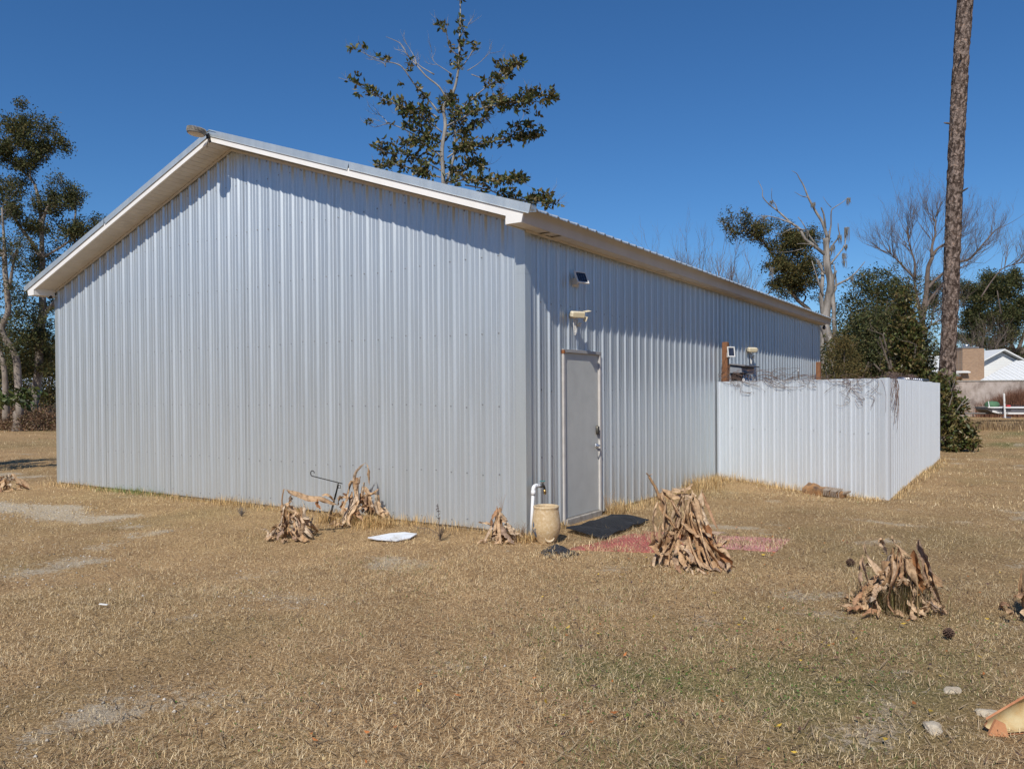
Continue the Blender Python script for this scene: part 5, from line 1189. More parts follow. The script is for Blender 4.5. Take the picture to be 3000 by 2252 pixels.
LA = [
  (0.3,0.14,0,[(0.05,0.66),(0.06,2.4),(-0.11,3.45),(-0.45,4.67),(-0.31,5.45),(-0.28,6.59),(-0.38,7.37),(-0.64,8.07),(-0.98,8.68)]),
  (0.12,0.05,0,[(-0.28,6.67),(-0.08,7.63),(0.1,8.33)]),
  (0.25,0.12,0,[(-0.52,0.49),(-0.47,1.53),(-0.59,3.28),(-0.93,4.59)]),
  (0.15,0.05,0,[(-0.47,7.63),(-0.5,8.85),(-0.53,10.25)]),
]
LB = [
  (0.38,0.22,0,[(-0.08,0.42),(0.07,2.9),(0.27,4.28),(0.37,5.38),(0.35,6.58),(0.39,7.96),(0.44,8.6)]),
  (0.2,0.1,0,[(1.06,6.16),(0.6,5.56),(0.36,4.46)]),
  (0.16,0.05,0,[(0.39,7.96),(-0.02,9.06),(-0.47,9.62),(-0.93,10.36),(-1.48,11.0),(-1.93,11.28)]),
  (0.16,0.04,0,[(0.39,8.42),(0.31,10.62),(0.09,11.45),(-0.27,12.19),(-1.09,12.84),(-1.55,13.21)]),
  (0.08,0.03,0,[(-0.13,12.1),(-0.08,12.74),(0.47,13.48)]),
  (0.16,0.1,0,[(0.36,8.32),(0.45,9.8),(0.59,10.35),(0.87,10.81),(0.94,11.13)]),
  (0.1,0.03,0,[(0.44,8.32),(1.36,8.87),(1.73,9.14),(2.28,9.42)]),
  (0.09,0.05,0,[(1.97,9.97),(2.06,10.52),(2.03,10.61)]),
]
LBB = [(-0.8, 14.68, 1.01, 1.01, 1500), (-0.17, 13.85, 1.29, 1.01, 1500), (-1.27, 13.67, 0.83, 0.83, 900), (0.66, 13.75, 0.64, 0.55, 500), (-1.29, 11.65, 0.78, 0.69, 1100), (0.08, 9.43, 1.1, 1.2, 1500), (1.36, 9.51, 1.01, 0.55, 500), (2.19, 9.42, 0.55, 0.37, 260), (-0.03, 7.96, 0.83, 0.83, 600), (-0.32, 5.39, 1.1, 1.01, 900), (0.13, 4.0, 1.01, 1.2, 1200), (-0.43, 2.99, 1.1, 1.01, 1200), (-1.14, 6.13, 0.74, 1.38, 400)]
BARE = [
  (0.5,0.2,0,[(0.05,3.88),(0.12,5.18),(0.33,6.42),(0.53,7.47),(0.64,8.77),(0.77,9.43)]),
  (0.2,0.05,0,[(0.77,9.43),(1.07,9.88),(1.53,10.21),(1.99,10.53)]),
  (0.2,0.05,0,[(0.77,9.43),(0.78,10.08),(0.95,10.73),(0.96,11.71)]),
  (0.2,0.07,0,[(0.53,7.6),(0.93,7.99),(1.58,8.51),(2.57,9.15),(3.23,9.41),(3.88,10.12),(4.74,11.03)]),
  (0.25,0.08,0,[(0.19,5.84),(-0.13,6.82),(-0.25,7.8),(-0.31,8.32)]),
  (0.18,0.06,0,[(0.26,6.16),(0.72,7.01),(1.19,7.59),(1.58,8.11),(2.24,8.76)]),
  (0.15,0.05,0,[(-0.31,8.26),(-0.77,8.78),(-1.28,9.31),(-1.67,9.7)]),
  (0.15,0.05,0,[(-0.25,8.13),(-0.18,9.11),(-0.36,10.09),(-0.49,11.07)]),
  (0.1,0.04,0,[(3.66,7.05),(4.19,7.9),(4.72,8.62),(5.25,8.87),(5.84,9.0)]),
  (0.15,0.05,0,[(0.25,4.99),(0.78,5.44),(1.43,5.76)]),
]
ROAK = [(-0.73, 8.21, 1.18, 1.03, 1400), (0.75, 8.2, 1.11, 0.96, 1200), (1.72, 8.71, 0.66, 0.66, 500), (-1.33, 6.74, 0.81, 1.18, 1000), (-0.0, 6.36, 1.48, 1.03, 1500), (0.73, 5.4, 1.26, 0.89, 900), (1.62, 6.35, 0.81, 0.96, 700), (-1.12, 5.04, 0.89, 0.81, 800), (2.15, 7.01, 0.44, 0.81, 400), (0.21, 4.66, 0.89, 0.44, 400), (1.75, 3.91, 0.44, 0.22, 150), (-3.97, 8.46, 0.89, 0.81, 350), (-5.9, 8.25, 0.89, 0.66, 350), (-3.54, 7.49, 0.59, 0.66, 250)]
def blob_crown(blobs, nper, Lr, wr, pal, jit, dens=1., depth=.9, droop=.15):
    def f(ends):
        c = blob_points(blobs, dens, depth); ax = rnd_dirs(len(c)); return cluster_leaves(c, ax, nper, Lr, wr, pal, jit, droop, RNG.uniform(.75, 1.2, len(c)))
    return f
# magnolia behind the shed
tree("magnolia_tree", "tall sparse magnolia with bare upper limbs rising behind the shed roof", place(28, -.0904), [(w0 * 1.25, w1, lf, ([(0, 3), (.05, 6)] if k == 0 else []) + p) for k, (w0, w1, lf, p) in enumerate(MAG)] + [(.06, .015, 1.0, [(.1, 8.2), (-.9, 8.5), (-2.2, 8.7)]), (.06, .015, 1.0, [(.1, 7.6), (1.2, 7.9), (2.6, 7.8)]), (.06, .015, 1., [(.08, 6.5), (-1.0, 6.9), (-2.3, 6.8)]), (.06, .015, 1., [(.08, 5.5), (1.2, 5.9), (2.4, 5.7)])],
     M_BKMAG, mag_crown, twig=(4, 1, .42, .010, .25), leafmat=M_LEAFG)
# dead snag with hanging moss
M_MOSS = mat("grey_moss", (.26, .24, .20), (.18, .16, .13), 8, .95)
t = tree("dead_tree", "bleached dead tree snag with broken limbs and hanging moss behind the shed", place(38, .4039), [(w0 * (.9 if k == 0 else 1.), w1, lf, ([(0, 1.5)] if k == 0 else []) + p) for k, (w0, w1, lf, p) in enumerate(SNAG)] + [(.30, .14, 0, [(-.24, .2), (-.12, 2), (-.26, 3.6), (-.10, 5.0), (-.22, 6.2), (-.16, 7.4), (-.34, 8.0)]), (.28, .12, 0, [(.28, .2), (.16, 2.2), (.32, 3.6), (.22, 4.8), (.34, 5.9), (.24, 6.9), (.30, 7.4)]), (.22, .06, 0, [(.30, 5.6), (.16, 6.6), (.22, 7.6), (.06, 8.6), (.12, 9.4)]), (.12, .03, 0, [(-.2, 6.2), (-.5, 7.0), (-.8, 7.9)])], M_BKDEAD, amp=.25)
for (r, z), ln in MOSS:
    mb = MB()
    for k in range(16):
        x = r + random.gauss(0, .05); dd = random.gauss(0, .08); l = ln * random.uniform(.4, 1.1); p = Vector(RXn * x + DXn * dd + UZ * z); mb.tube([p, p + Vector((random.gauss(0, .02), 0, -l * .5)), p + Vector((random.gauss(0, .04), 0, -l))], [.012, .016, .003], 3)
    mb.build("hanging_moss", M_MOSS, t)
tree("live_oak", "olive leafed oak leaning left beside the dead snag behind the shed", place(42, .3843), [(w0, w1, lf, ([(.25, 2.0)] if k == 0 else []) + p) for k, (w0, w1, lf, p) in enumerate(OAKR)], M_BKDARK, blob_crown(OAKRB, 6, (.09, .16), (.018, .035), OLIVE + OAKG[:2], .17, .42), amp=.4, twig=(10, 3, .85, .016, .05), twigleaf=(5, (.09, .16), (.018, .034), OLIVE + OAKG[:2], .11), group="oaks behind the shed")
# bare trees between
for px, D, H, lb in ((.232, 52, 13.0, "thin bare grey tree above the shed roof left of the olive oak"), (.293, 50, 11.6, "small bare mossy tree just left of the olive leafed oak")):
    t = thing("bare_tree", lb, "tree", tuple(place(D, px)), 0, "small bare trees behind the shed"); mb = MB()
    mb.tube(smooth_path([(0, 0, -.2), (.1, 0, H * .3), (.0, .1, H * .55)]), [.2, .19, .18, .17, .15, .13, .11], 7)
    for k in range(15):
        h = H * random.uniform(.34, .56); a = random.uniform(0, 6.28); twigs(mb, Vector((.05, .05, h)), Vector((math.cos(a) * .6, math.sin(a) * .6, .9)).normalized(), H * .20, .055, 4, .65, .16)
    mb.build("trunk", M_TWIG, t)
t = tree("bare_tree", "large bare spreading tree behind the tall pine trunk", place(46, .5205), [(w0, w1, lf, ([(0, .8)] if k == 0 else []) + p) for k, (w0, w1, lf, p) in enumerate(BARE)], M_TWIG, amp=.5, twig=(16, 4, 1.35, .024, .22))
tree("live_oak", "dark green evergreen oak behind the white house roof", place(76, .6114), [(.8, .4, 0, [(2, 1), (2.3, 3.6), (2.6, 5.6)]), (.4, .08, 0, [(2.4, 4.4), (4, 6.4), (6.4, 8.0), (8, 9)]), (.4, .08, 0, [(2.5, 5), (.6, 8), (-.4, 11)]), (.4, .08, 0, [(2.5, 5), (3.6, 9), (4.4, 12)]), (.25, .06, 0, [(3, 5), (5, 6.6), (8, 6.4)])], M_BKDARK, blob_crown([(r * 1.46, 1.58 + (z - 1.58) * 1.46, rr * 1.46, rz * 1.46, n) for r, z, rr, rz, n in ROAK], 6, (.15, .25), (.035, .06), OAKG, .22, 1.1, .8), group="evergreens behind the fence")
for px, D, H, lb in ((.432, 45, 7.2, "tangle of bare twigs right beside the dead snag"), (.462, 47, 8.4, "bare twiggy tree above the dark evergreen thicket"), (.497, 48, 7.8, "bare twiggy tree between the evergreen thicket and the pine"), (.60, 66, 9.5, "bare twiggy tree right of the pine above the house")):
    t = thing("bare_tree", lb, "tree", tuple(place(D, px)), 0, "bare twiggy trees behind the fence"); mb = MB()
    mb.tube(smooth_path([(0, 0, -.2), (.1, 0, H * .25), (.0, .1, H * .45)]), [.16, .15, .14, .13, .12, .10, .09], 7)
    for k in range(17):
        h = H * random.uniform(.2, .46); a = random.uniform(0, 6.28); twigs(mb, Vector((.05, .05, h)), Vector((math.cos(a) * .8, math.sin(a) * .8, .8)).normalized(), H * .20, .045, 4, .75, .12)
    mb.build("trunk", M_TWIG, t)
# conical magnolia, cedar shrub and dark fill behind the fence
def shrub(name, label, base, H, Rr, n, nper, Lr, wr, pal, jit, shape, leafmat, bmat=M_BKDARK, group=None, stems=7, cat="shrub"):
    t = thing(name, label, cat, tuple(base), 0, group); mb = MB()
    for k in range(stems):
        a = random.uniform(0, 6.28); s_ = 0 if k == 0 else Rr * random.uniform(.3, .8); p = smooth_path([(0, 0, -.1), (s_ * .4 * math.cos(a), s_ * .4 * math.sin(a), H * .35), (s_ * math.cos(a), s_ * math.sin(a), H * (.9 if k == 0 else random.uniform(.5, .8)))]); mb.tube(p, [.05 * (H / 3) * (1 - .8 * i / (len(p) - 1)) + .006 for i in range(len(p))], 6)
        for j in range(4): i = random.randint(2, len(p) - 1); twigs(mb, p[i], Vector((random.gauss(0, 1), random.gauss(0, 1), .5)).normalized(), Rr * .4, .012, 1)
    mb.build("stem", bmat, t)
    z = RNG.random(n * 3); rmax = shape(z); a = RNG.uniform(0, 6.283, n * 3); lob = .78 + .32 * np.sin(a * 3 + 5 * z) * np.sin(7 * z + a) ; rr = rmax * lob * RNG.random(n * 3) ** .4
    k = RNG.random(n * 3) < np.clip(rmax / .9, .05, 1); z, a, rr = z[k][:n], a[k][:n], rr[k][:n]
    c = np.stack([rr * Rr * np.cos(a), rr * Rr * np.sin(a), z * H], 1); nc = max(20, len(c) // 14); cc = c[RNG.integers(0, len(c), nc)]; idx = RNG.integers(0, nc, len(c)); mixm = RNG.random((len(c), 1)) < .6
    c = np.where(mixm, cc[idx] + RNG.normal(0, .10 * Rr, c.shape), c); c[:, 2] = np.maximum(c[:, 2], .05)
    ax = unit(c * np.array([[1, 1, .3]]) + .3 * rnd_dirs(len(c))); V, Fs, C = cluster_leaves(c, ax, nper, Lr, wr, pal, jit)
    obj("foliage", mesh_np("foliage", V, Fs, C), leafmat, t); return t
cone = lambda z: np.clip(1.05 - z, .0, 1) * np.clip(z * 6 + .5, 0, 1); dome = lambda z: np.sqrt(np.clip(1 - (z * 1.02 - .25) ** 2 / .62, 0, 1)); column = lambda z: np.clip(1.15 - z * .75, 0, 1) * np.clip(z * 5 + .6, 0, 1)
G2 = "evergreens behind the fence"
shrub("magnolia_shrub", "bushy glossy magnolia beside the far end of the metal fence", place(20.6, .5435), 1.95, .88, 850, 7, (.10, .17), (.022, .038), MAGG, .04, column, M_LEAFG, M_BKMAG)
shrub("magnolia_shrub", "conical glossy magnolia directly behind the fence corner", place(25.5, .503), 4.8, 1.35, 1700, 7, (.11, .19), (.026, .044), MAGG, .05, cone, M_LEAFG, M_BKDARK, G2)
shrub("cedar_shrub", "yellowish brown cedar bush behind the fence next to the shed end", place(27.5, .425), 3.5, 1.15, 1900, 8, (.05, .09), (.008, .016), [(.17, .13, .045), (.13, .11, .04), (.22, .15, .06), (.10, .09, .04)], .07, column, M_LEAF, M_BKDARK, G2)
shrub("evergreen_shrub", "dark broadleaf evergreen filling the gap behind the fence and cedar bush", place(31, .462), 4.6, 2.3, 4200, 7, (.10, .17), (.022, .036), OAKG, .07, dome, M_LEAF, M_BKDARK, G2)
shrub("evergreen_tree", "tall dark evergreen thicket right of the dead snag", place(41, .468), 7.8, 3.1, 5200, 7, (.11, .19), (.022, .038), OAKG, .12, dome, M_LEAF, M_BKDARK, G2, cat="tree")
shrub("evergreen_tree", "dark evergreen thicket left of the pine trunk in front of bare tree", place(43, .492), 6.2, 1.9, 2800, 7, (.11, .19), (.022, .038), OAKG, .12, dome, M_LEAF, M_BKDARK, G2, cat="tree")
# dry twiggy brush on the fence top behind
for px, D, H, Rr, lb in ((.475, 19.5, 2.15, 1.3, "tangle of bare brown brush showing over the fence top"), (.515, 17.5, 1.95, .7, "bare brown brush over the fence near its far end")):
    t = thing("dry_brush", lb, "brush", tuple(place(D, px) + DXn * 1.2), 0, "bare brush behind the fence"); mb = MB()
    for k in range(26):
        a = random.uniform(0, 6.28); twigs(mb, Vector((random.uniform(-Rr, Rr), random.uniform(-.5, .5), 0)), Vector((math.cos(a) * .4, math.sin(a) * .4, 1)).normalized(), H * .5, .010, 2, .8, .0)
    mb.build("stems", mat("brush_brown", (.15, .09, .07), (.24, .15, .11), 10, .9), t)
# ---- pine trunk
t = thing("pine_tree", "tall straight pine trunk with plated bark rising out of frame at right", "tree", tuple(place(22.9, .5515)))
m, nt, bs, out = _new("pine_plate_bark")
vp = _pos(nt, (1., 1., .55)); vo = nt.nodes.new("ShaderNodeTexVoronoi"); vo.inputs['Scale'].default_value = 12; nz = _noise(nt, 7, 4, .6)
vm = nt.nodes.new("ShaderNodeVectorMath"); vm.operation = 'ADD'; cb = nt.nodes.new("ShaderNodeCombineXYZ"); k_ = _math(nt, 'MULTIPLY', nz, .25); nt.links.new(k_, cb.inputs[0]); nt.links.new(k_, cb.inputs[2]); nt.links.new(vp, vm.inputs[0]); nt.links.new(cb.outputs[0], vm.inputs[1]); nt.links.new(vm.outputs[0], vo.inputs['Vector'])
plate = _ramp(nt, vo.outputs['Distance'], [(.0, (1.1, 1.1, 1.1)), (.42, (.85, .85, .85)), (.70, (.30, .28, .27))])
pc = _ramp(nt, _noise(nt, 9, 5, .7), [(.30, (.10, .075, .06)), (.45, (.205, .15, .12)), (.58, (.31, .24, .20)), (.70, (.42, .26, .17))])
nt.links.new(_mix(nt, pc, plate, 1., 'MULTIPLY'), bs.inputs['Base Color']); bs.inputs['Roughness'].default_value = .95; bs.inputs['Specular IOR Level'].default_value = .1
inv = _math(nt, 'SUBTRACT', 1.0, vo.outputs['Distance']); _bump(nt, bs, inv, 1.0, .06)
nr, sd = 340, 40; zz = np.linspace(-.2, 19.5, nr); P = []
aa = np.linspace(0, 2 * np.pi, sd, endpoint=False)
for z in zz:
    rad = .228 * (1 - .004 * z) + .09 * math.exp(-max(z, 0) * 1.6); cx = .052 * z + .03 * math.sin(z * .45) + .0008 * z * z; c0 = RXn * cx + DXn * (.02 * z)
    pl = np.array([mnoise.cell(Vector((math.cos(a) * 4.2 + .4 * mnoise.noise((a, z * 3, 0)), math.sin(a) * 4.2, z * 3.6))) for a in aa]) if z > -1 else np.zeros(sd)
    r_ = rad + .016 * (pl - .5) + .010 * np.array([mnoise.noise((math.cos(a) * 6, math.sin(a) * 6, z * 7)) for a in aa])
    for k in range(sd): P.append(c0 + np.array([math.cos(aa[k]), math.sin(aa[k]), 0]) * r_[k] + UZ * z)
ii, jj = np.meshgrid(np.arange(sd), np.arange(nr - 1)); a = (jj * sd + ii).ravel(); b_ = (jj * sd + (ii + 1) % sd).ravel()
obj("trunk", mesh_np("trunk", np.array(P), [np.stack([a, b_, b_ + sd, a + sd], 1)], None, True), m, t)
mb = MB(); tips = []
for k in range(22):
    z = random.uniform(15.5, 19.5); a = random.uniform(0, 6.28); c0 = Vector(RXn * (.052 * z + .0008 * z * z) + UZ * z); st = []
    twigs(mb, c0, Vector((math.cos(a), math.sin(a), .25)), 1.5 * (1.3 - (z - 15) / 6), .05, 1, .6, .1, 4, st); tips += st[2:]
mb.build("branches", M_BKDARK, t)
c = np.array([tuple(p) for p in tips]); V, Fs, C = cluster_leaves(c, rnd_dirs(len(c)), 40, (.18, .30), (.003, .005), [(.07, .10, .03), (.10, .12, .04)], .05)
obj("crown", mesh_np("crown", V, Fs, C), M_LEAF, t)
for z, a, l in ((4.6, 2.2, .16), (7.3, 5.6, .22), (9.4, 3.4, .14), (11.2, 4.7, .25)):
    c0 = Vector(RXn * (.052 * z + .0008 * z * z) + DXn * (.02 * z) + UZ * z); dv = Vector((math.cos(a), math.sin(a), .25)); MB().tube([c0 + dv * .15, c0 + dv * (.24 + l * .5), c0 + dv * (.24 + l)], [.035, .026, .016], 7).build("branch_stub", M_BKDARK, t)
# ---- left hand trees
tree("live_oak", "pale forked oak trunk at the left edge of the picture", place(36, -.6332), [(w0 * 1.35, w1 * 1.3, lf, ([(.1, .8)] if k == 0 else []) + p) for k, (w0, w1, lf, p) in enumerate(LA)], M_BKPALE, blob_crown([(-1.0, 8.0, 1.2, 2.0, 700), (.1, 4.2, 1.0, 1.4, 380), (.9, 6.3, .8, 1.0, 240)], 6, (.09, .15), (.02, .036), OAKG, .12, .5), amp=.3, twig=(7, 2, .8, .012, .1), twigleaf=(3, (.08, .14), (.018, .03), OAKG, .11), group="oaks at the left edge")
tree("live_oak", "tall live oak with dark leafy clumps behind the left roof edge", place(38, -.6092), [(w0 * 1.3, w1 * 1.2, lf, ([(0, .8)] if k == 0 else []) + p) for k, (w0, w1, lf, p) in enumerate(LB)], M_BKPALE, blob_crown(LBB, 6, (.09, .16), (.02, .038), OAKG + OLIVE[:1], .14, .42), amp=.3, twig=(8, 3, .66, .014, .08), twigleaf=(3, (.09, .16), (.02, .036), OAKG, .11), group="oaks at the left edge")
for px, D, H, Rr, pal, lb in ((-.655, 47, 6.2, 3.4, OAKG, "dark understorey evergreen behind the oaks at the far left edge"), (-.592, 45, 4.6, 2.2, OLIVE + OAKG[:2], "olive understorey shrub between the oak trunks and the shed"), (-.70, 43, 7.5, 3.2, OAKG + OLIVE[:1], "dark evergreen beyond the left picture edge behind the oaks")):
    shrub("understorey_tree", lb, place(D, px), H, Rr, 1900, 6, (.10, .18), (.024, .042), pal, .14, dome, M_LEAF, M_BKDARK, "understorey at left", cat="tree")
BRN = [(.22, .12, .07), (.30, .19, .12), (.15, .085, .05), (.36, .26, .17), (.12, .10, .04)]
for px, D, H, Rr, lb in ((-.645, 37.5, 1.15, 1.6, "brown leafy undergrowth around the foot of the leftmost oak"), (-.607, 36.5, .95, 1.5, "brown leafy undergrowth right of the leftmost oak trunks"), (-.575, 38, 1.0, 1.3, "brown leafy undergrowth next to the shed's left corner"), (-.69, 38, 1.1, 2.0, "brown leafy undergrowth at the outer left edge")):
    shrub("undergrowth", lb, place(D, px), H, Rr, 700, 6, (.06, .12), (.014, .03), BRN, .10, dome, M_LEAF, M_TWIG, "brown undergrowth at left")
# magnolia standing just left of the picture: one bough reaches in, its shade falls on the lawn
bse = np.array([-14.7, -2.2, 0.])
bl_ = [(.16, .05, .2, [(0, .2), (0.02, 1.5), (0, 2.8), (.03, 4.4)])]
t = thing("magnolia_tree", "glossy magnolia just outside the left edge with one leafy bough reaching in", "tree", tuple(bse)); mb = MB(); cents = []
mb.tube(smooth_path([(0, 0, -.1), (.02, 0, 1.5), (0, .05, 3.0), (.03, 0, 4.6)]), [.10, .095, .09, .085, .08, .07, .06, .05, .04, .03], 8)
for k in range(34):
    h = random.uniform(.9, 4.2); a = random.uniform(0, 6.28); l = 2.3 * (1.1 - h / 5.2); p = smooth_path([(0, 0, h), (l * .5 * math.cos(a), l * .5 * math.sin(a), h + .1), (l * math.cos(a), l * math.sin(a), h + .2)]); mb.tube(p, [.022 - .0025 * i for i in range(len(p))], 5)
    for j in range(22): q_ = p[random.randint(1, len(p) - 1)]; cents.append((q_.x + random.gauss(0, .16), q_.y + random.gauss(0, .16), q_.z + random.gauss(0, .12)))
p = smooth_path([(0, 0, 1.2), (.5, 1.2, 1.4), (.95, 2.4, 1.5), (1.3, 3.3, 1.5)]); mb.tube(p, [.03 - .0022 * i for i in range(len(p))], 6)
for j in range(80): q_ = p[random.randint(4, len(p) - 1)]; cents.append((q_.x + random.gauss(0, .20), q_.y + random.gauss(0, .20), q_.z + random.gauss(0.02, .11)))
mb.build("trunk", M_BKMAG, t)
c = np.array(cents); V, Fs, C = cluster_leaves(c, unit(rnd_dirs(len(c)) + UZ), 7, (.12, .20), (.026, .042), MAGG[:3] + [(.08, .12, .04)], .04); obj("crown", mesh_np("crown", V, Fs, C), M_LEAFG, t)

# ================================================================== VINES ON THE FENCE
def vine(label, pts_fn, n, m):
    t = thing("bare_vine", label, "vine", (0, 0, 0), 0, "bare vines on the metal fence"); mb = MB()
    for k in range(n): mb.tube(smooth_path(pts_fn(), 4), random.uniform(.0016, .0032), 4, False)
    mb.build("stems", m, t); return t
M_VINE = mat("vine_stem", (.13, .085, .07), (.22, .15, .12), 20, .9)
fd = (FB_ - FA).normalized(); fn = Vector((fd.y, -fd.x, 0))
if fn.y > 0: fn = -fn
def vtop(u0, u1, drop, rise=.1):
    def f():
        u = random.uniform(u0, u1); out_ = []; z = 1.78 + random.uniform(0, rise); o = random.uniform(-.06, .05)
        for k in range(random.randint(4, 7)):
            front = z < 1.77; out_.append(FA + fd * max(.02, min(u, 3.1)) + fn * ((.035 + random.uniform(0, .012)) if front else o) + Vector((0, 0, z)))
            u += random.uniform(-.05, .26) * random.choice((1, 1, -.6)); z += random.uniform(-drop, drop * .75); z = min(max(z, 1.78 - 2.2 * drop), 1.80 + rise)
        return out_
    return f
vine("bare brown vines tangled over the fence top beside the wooden post", vtop(.05, 1.25, .10, .16), 46, M_VINE)
vine("bare brown vines trailing along the middle of the fence top", vtop(1.1, 2.5, .07, .05), 26, M_VINE)
def vcor():
    u = random.uniform(2.4, 3.05); z = 1.79; out_ = []
    for k in range(6):
        out_.append(FA + fd * min(u, 3.13) + fn * (.036 if z < 1.77 else .01) + Vector((0, 0, z))); u += random.uniform(-.16, .16); z -= random.uniform(-.02, .15)
    return out_
vine("bare vines hanging down the near corner of the metal fence", vcor, 14, M_VINE)
def vside():
    v = random.uniform(.05, .9); z = 1.80; out_ = []
    for k in range(7): out_.append(Vector((2.985 if z < 1.77 else 2.95, 5.17 + v, z))); v = max(.03, v + random.uniform(-.14, .14)); z -= random.uniform(-.03, .17)
    return out_
vine("bare vines hanging down the side of the metal fence past the corner", vside, 20, M_VINE)
def vtopside():
    v = random.uniform(.0, 3.5); out_ = []
    for k in range(6): out_.append(Vector((2.93 + random.uniform(-.1, .03), 5.17 + v, 1.775 + random.uniform(0, .10)))); v += random.uniform(-.1, .35)
    return out_
vine("bare vine mat lying along the side fence top", vtopside, 34, M_VINE)
def vpost():
    a = random.uniform(0, 6.28); z = 1.7; out_ = []
    for k in range(7): out_.append(Vector((.145 + .075 * math.cos(a), 6.46 + .075 * math.sin(a), z))); a += random.uniform(-.4, 1.1); z += random.uniform(.02, .11)
    return out_
vine("bare vines climbing the brown wooden fence post", vpost, 14, mat("vine_red_brown", (.26, .13, .06), (.16, .08, .04), 20, .9))

# ================================================================== HOUSE, WALL AND BOAT IN THE BACKGROUND
M_WROOF = mat("white_metal_roof", (.80, .80, .77), (.74, .74, .71), 1.5, .35)
m, nt, bs, out = _new("white_lap_siding"); wv = nt.nodes.new("ShaderNodeTexWave"); wv.wave_type = 'BANDS'; wv.bands_direction = 'Z'; wv.wave_profile = 'SAW'; wv.inputs['Scale'].default_value = 1.6; nt.links.new(_pos(nt), wv.inputs['Vector'])
nt.links.new(_ramp(nt, wv.outputs['Fac'], [(0, (.60, .60, .58)), (.12, (.78, .78, .75)), (1, (.82, .82, .79))]), bs.inputs['Base Color']); bs.inputs['Roughness'].default_value = .6; _bump(nt, bs, wv.outputs['Fac'], .4, .02); M_SIDE = m
m, nt, bs, out = _new("tan_brick"); bt = nt.nodes.new("ShaderNodeTexBrick"); bt.inputs['Scale'].default_value = 1.0; bt.inputs['Brick Width'].default_value = .22; bt.inputs['Row Height'].default_value = .075; bt.inputs['Mortar Size'].default_value = .010
bt.inputs['Color1'].default_value = (.30, .17, .09, 1); bt.inputs['Color2'].default_value = (.40, .24, .13, 1); bt.inputs['Mortar'].default_value = (.34, .29, .24, 1)
sx = nt.nodes.new("ShaderNodeSeparateXYZ"); cb = nt.nodes.new("ShaderNodeCombineXYZ"); nt.links.new(_pos(nt), sx.inputs[0]); nt.links.new(_math(nt, 'ADD', sx.outputs[0], sx.outputs[1]), cb.inputs[0]); nt.links.new(sx.outputs[2], cb.inputs[1]); nt.links.new(cb.outputs[0], bt.inputs['Vector']); nt.links.new(bt.outputs['Color'], bs.inputs['Base Color']); bs.inputs['Roughness'].default_value = .9; M_BRICK = m
HD = 60.; HB = place(HD, .0); rzh = math.atan2(.549, .836)          # local x = to the right, local y = away, z up
house = thing("white_house", "white house with white metal roofs and brick chimney at the right edge", "house", tuple(place(HD, .5895)), rzh)
# local x = lateral metres from the chimney centre line
def hquad(pts, thick, name, m):
    return MB().prism(pts, (0, 0, -thick)).build(name, m, house)
MB().box(-14, 1.2, 0, 6.0, 9.5, 3.0).build("wall", M_SIDE, house)
hquad([(-14.5, .6, 3.02), (-.05, .6, 3.02), (1.2, .6, 3.02), (1.2, 5.2, 4.45), (-14.5, 5.2, 4.45)], .08, "roof", M_WROOF)
hquad([(-14.5, 9.8, 3.0), (6.6, 9.8, 3.0), (6.6, 5.2, 4.47), (-14.5, 5.2, 4.47)], .08, "roof", M_WROOF)
# cross gable facing the viewer
GXc = 2.74
MB().prism([(GXc - 2.2, .9, 2.0), (GXc + 2.2, .9, 2.0), (GXc + 2.2, .9, 3.45), (GXc, .9, 4.55), (GXc - 2.2, .9, 3.45)], (0, 3.0, 0)).build("gable_wall", M_SIDE, house)
hquad([(GXc, .45, 4.78), (GXc - 2.5, .45, 3.46), (GXc - 2.5, 5.5, 3.46), (GXc, 5.5, 4.78)], .1, "roof", M_WROOF); hquad([(GXc, .45, 4.78), (GXc + 2.5, .45, 3.46), (GXc + 2.5, 5.5, 3.46), (GXc, 5.5, 4.78)], .1, "roof", M_WROOF)
# low hip roof in front, right
hquad([(-2.0, -4.2, 2.28), (9.5, -4.2, 2.28), (9.5, .0, 3.85), (3.3, .0, 3.85)], .1, "roof", M_WROOF)
MB().box(-.9, -3.6, 0, 9.4, .2, 2.17).build("wall", M_SIDE, house)
for k in range(20):
    x = -1.7 + .42 * k; y1 = 0. if x > 3.3 else -4.2 + 4.2 * (x + 2.0) / 5.3; MB().prism([(x, -4.2, 2.29), (x + .03, -4.2, 2.29), (x + .03, y1, 2.29 + 1.57 * (y1 + 4.2) / 4.2), (x, y1, 2.29 + 1.57 * (y1 + 4.2) / 4.2)], (0, 0, .03)).build("roof_seam", M_WROOF, house)
for k in range(24):
    x = -9.0 + .42 * k; MB().prism([(x, .6, 3.03), (x + .03, .6, 3.03), (x + .03, 5.2, 4.46), (x, 5.2, 4.46)], (0, 0, .03)).build("roof_seam", M_WROOF, house)
hquad([(-4.4, -1.0, 2.75), (-1.5, -1.0, 2.75), (-1.4, .6, 3.15), (-3.6, .6, 3.15)], .1, "porch_roof", M_WROOF); hquad([(-2.6, -1.4, 3.0), (-1.0, -1.4, 3.0), (-1.0, -1.05, 3.06), (-2.6, -1.05, 3.06)], .10, "roof_return", M_WROOF)
ch = MB().box(-1.37, -1.0, 0, -.20, .3, 4.78).build("chimney", M_BRICK, house)
MB().box(-.199, -.75, 0, .42, .25, 4.76).build("chimney_shoulder", M_BRICK, ch)
MB().box(-1.42, -1.05, 4.78, -.15, .35, 4.86).build("chimney_cap", mat("grey_cap", (.22, .22, .23), rough=.7), ch); MB().lathe([(0, 4.86), (.17, 4.86), (.17, 4.98), (.24, 4.99), (.20, 5.06), (0, 5.08)], 14, Matrix.Translation((-.70, -.35, 0))).build("flue_cap", M_STEEL, ch)
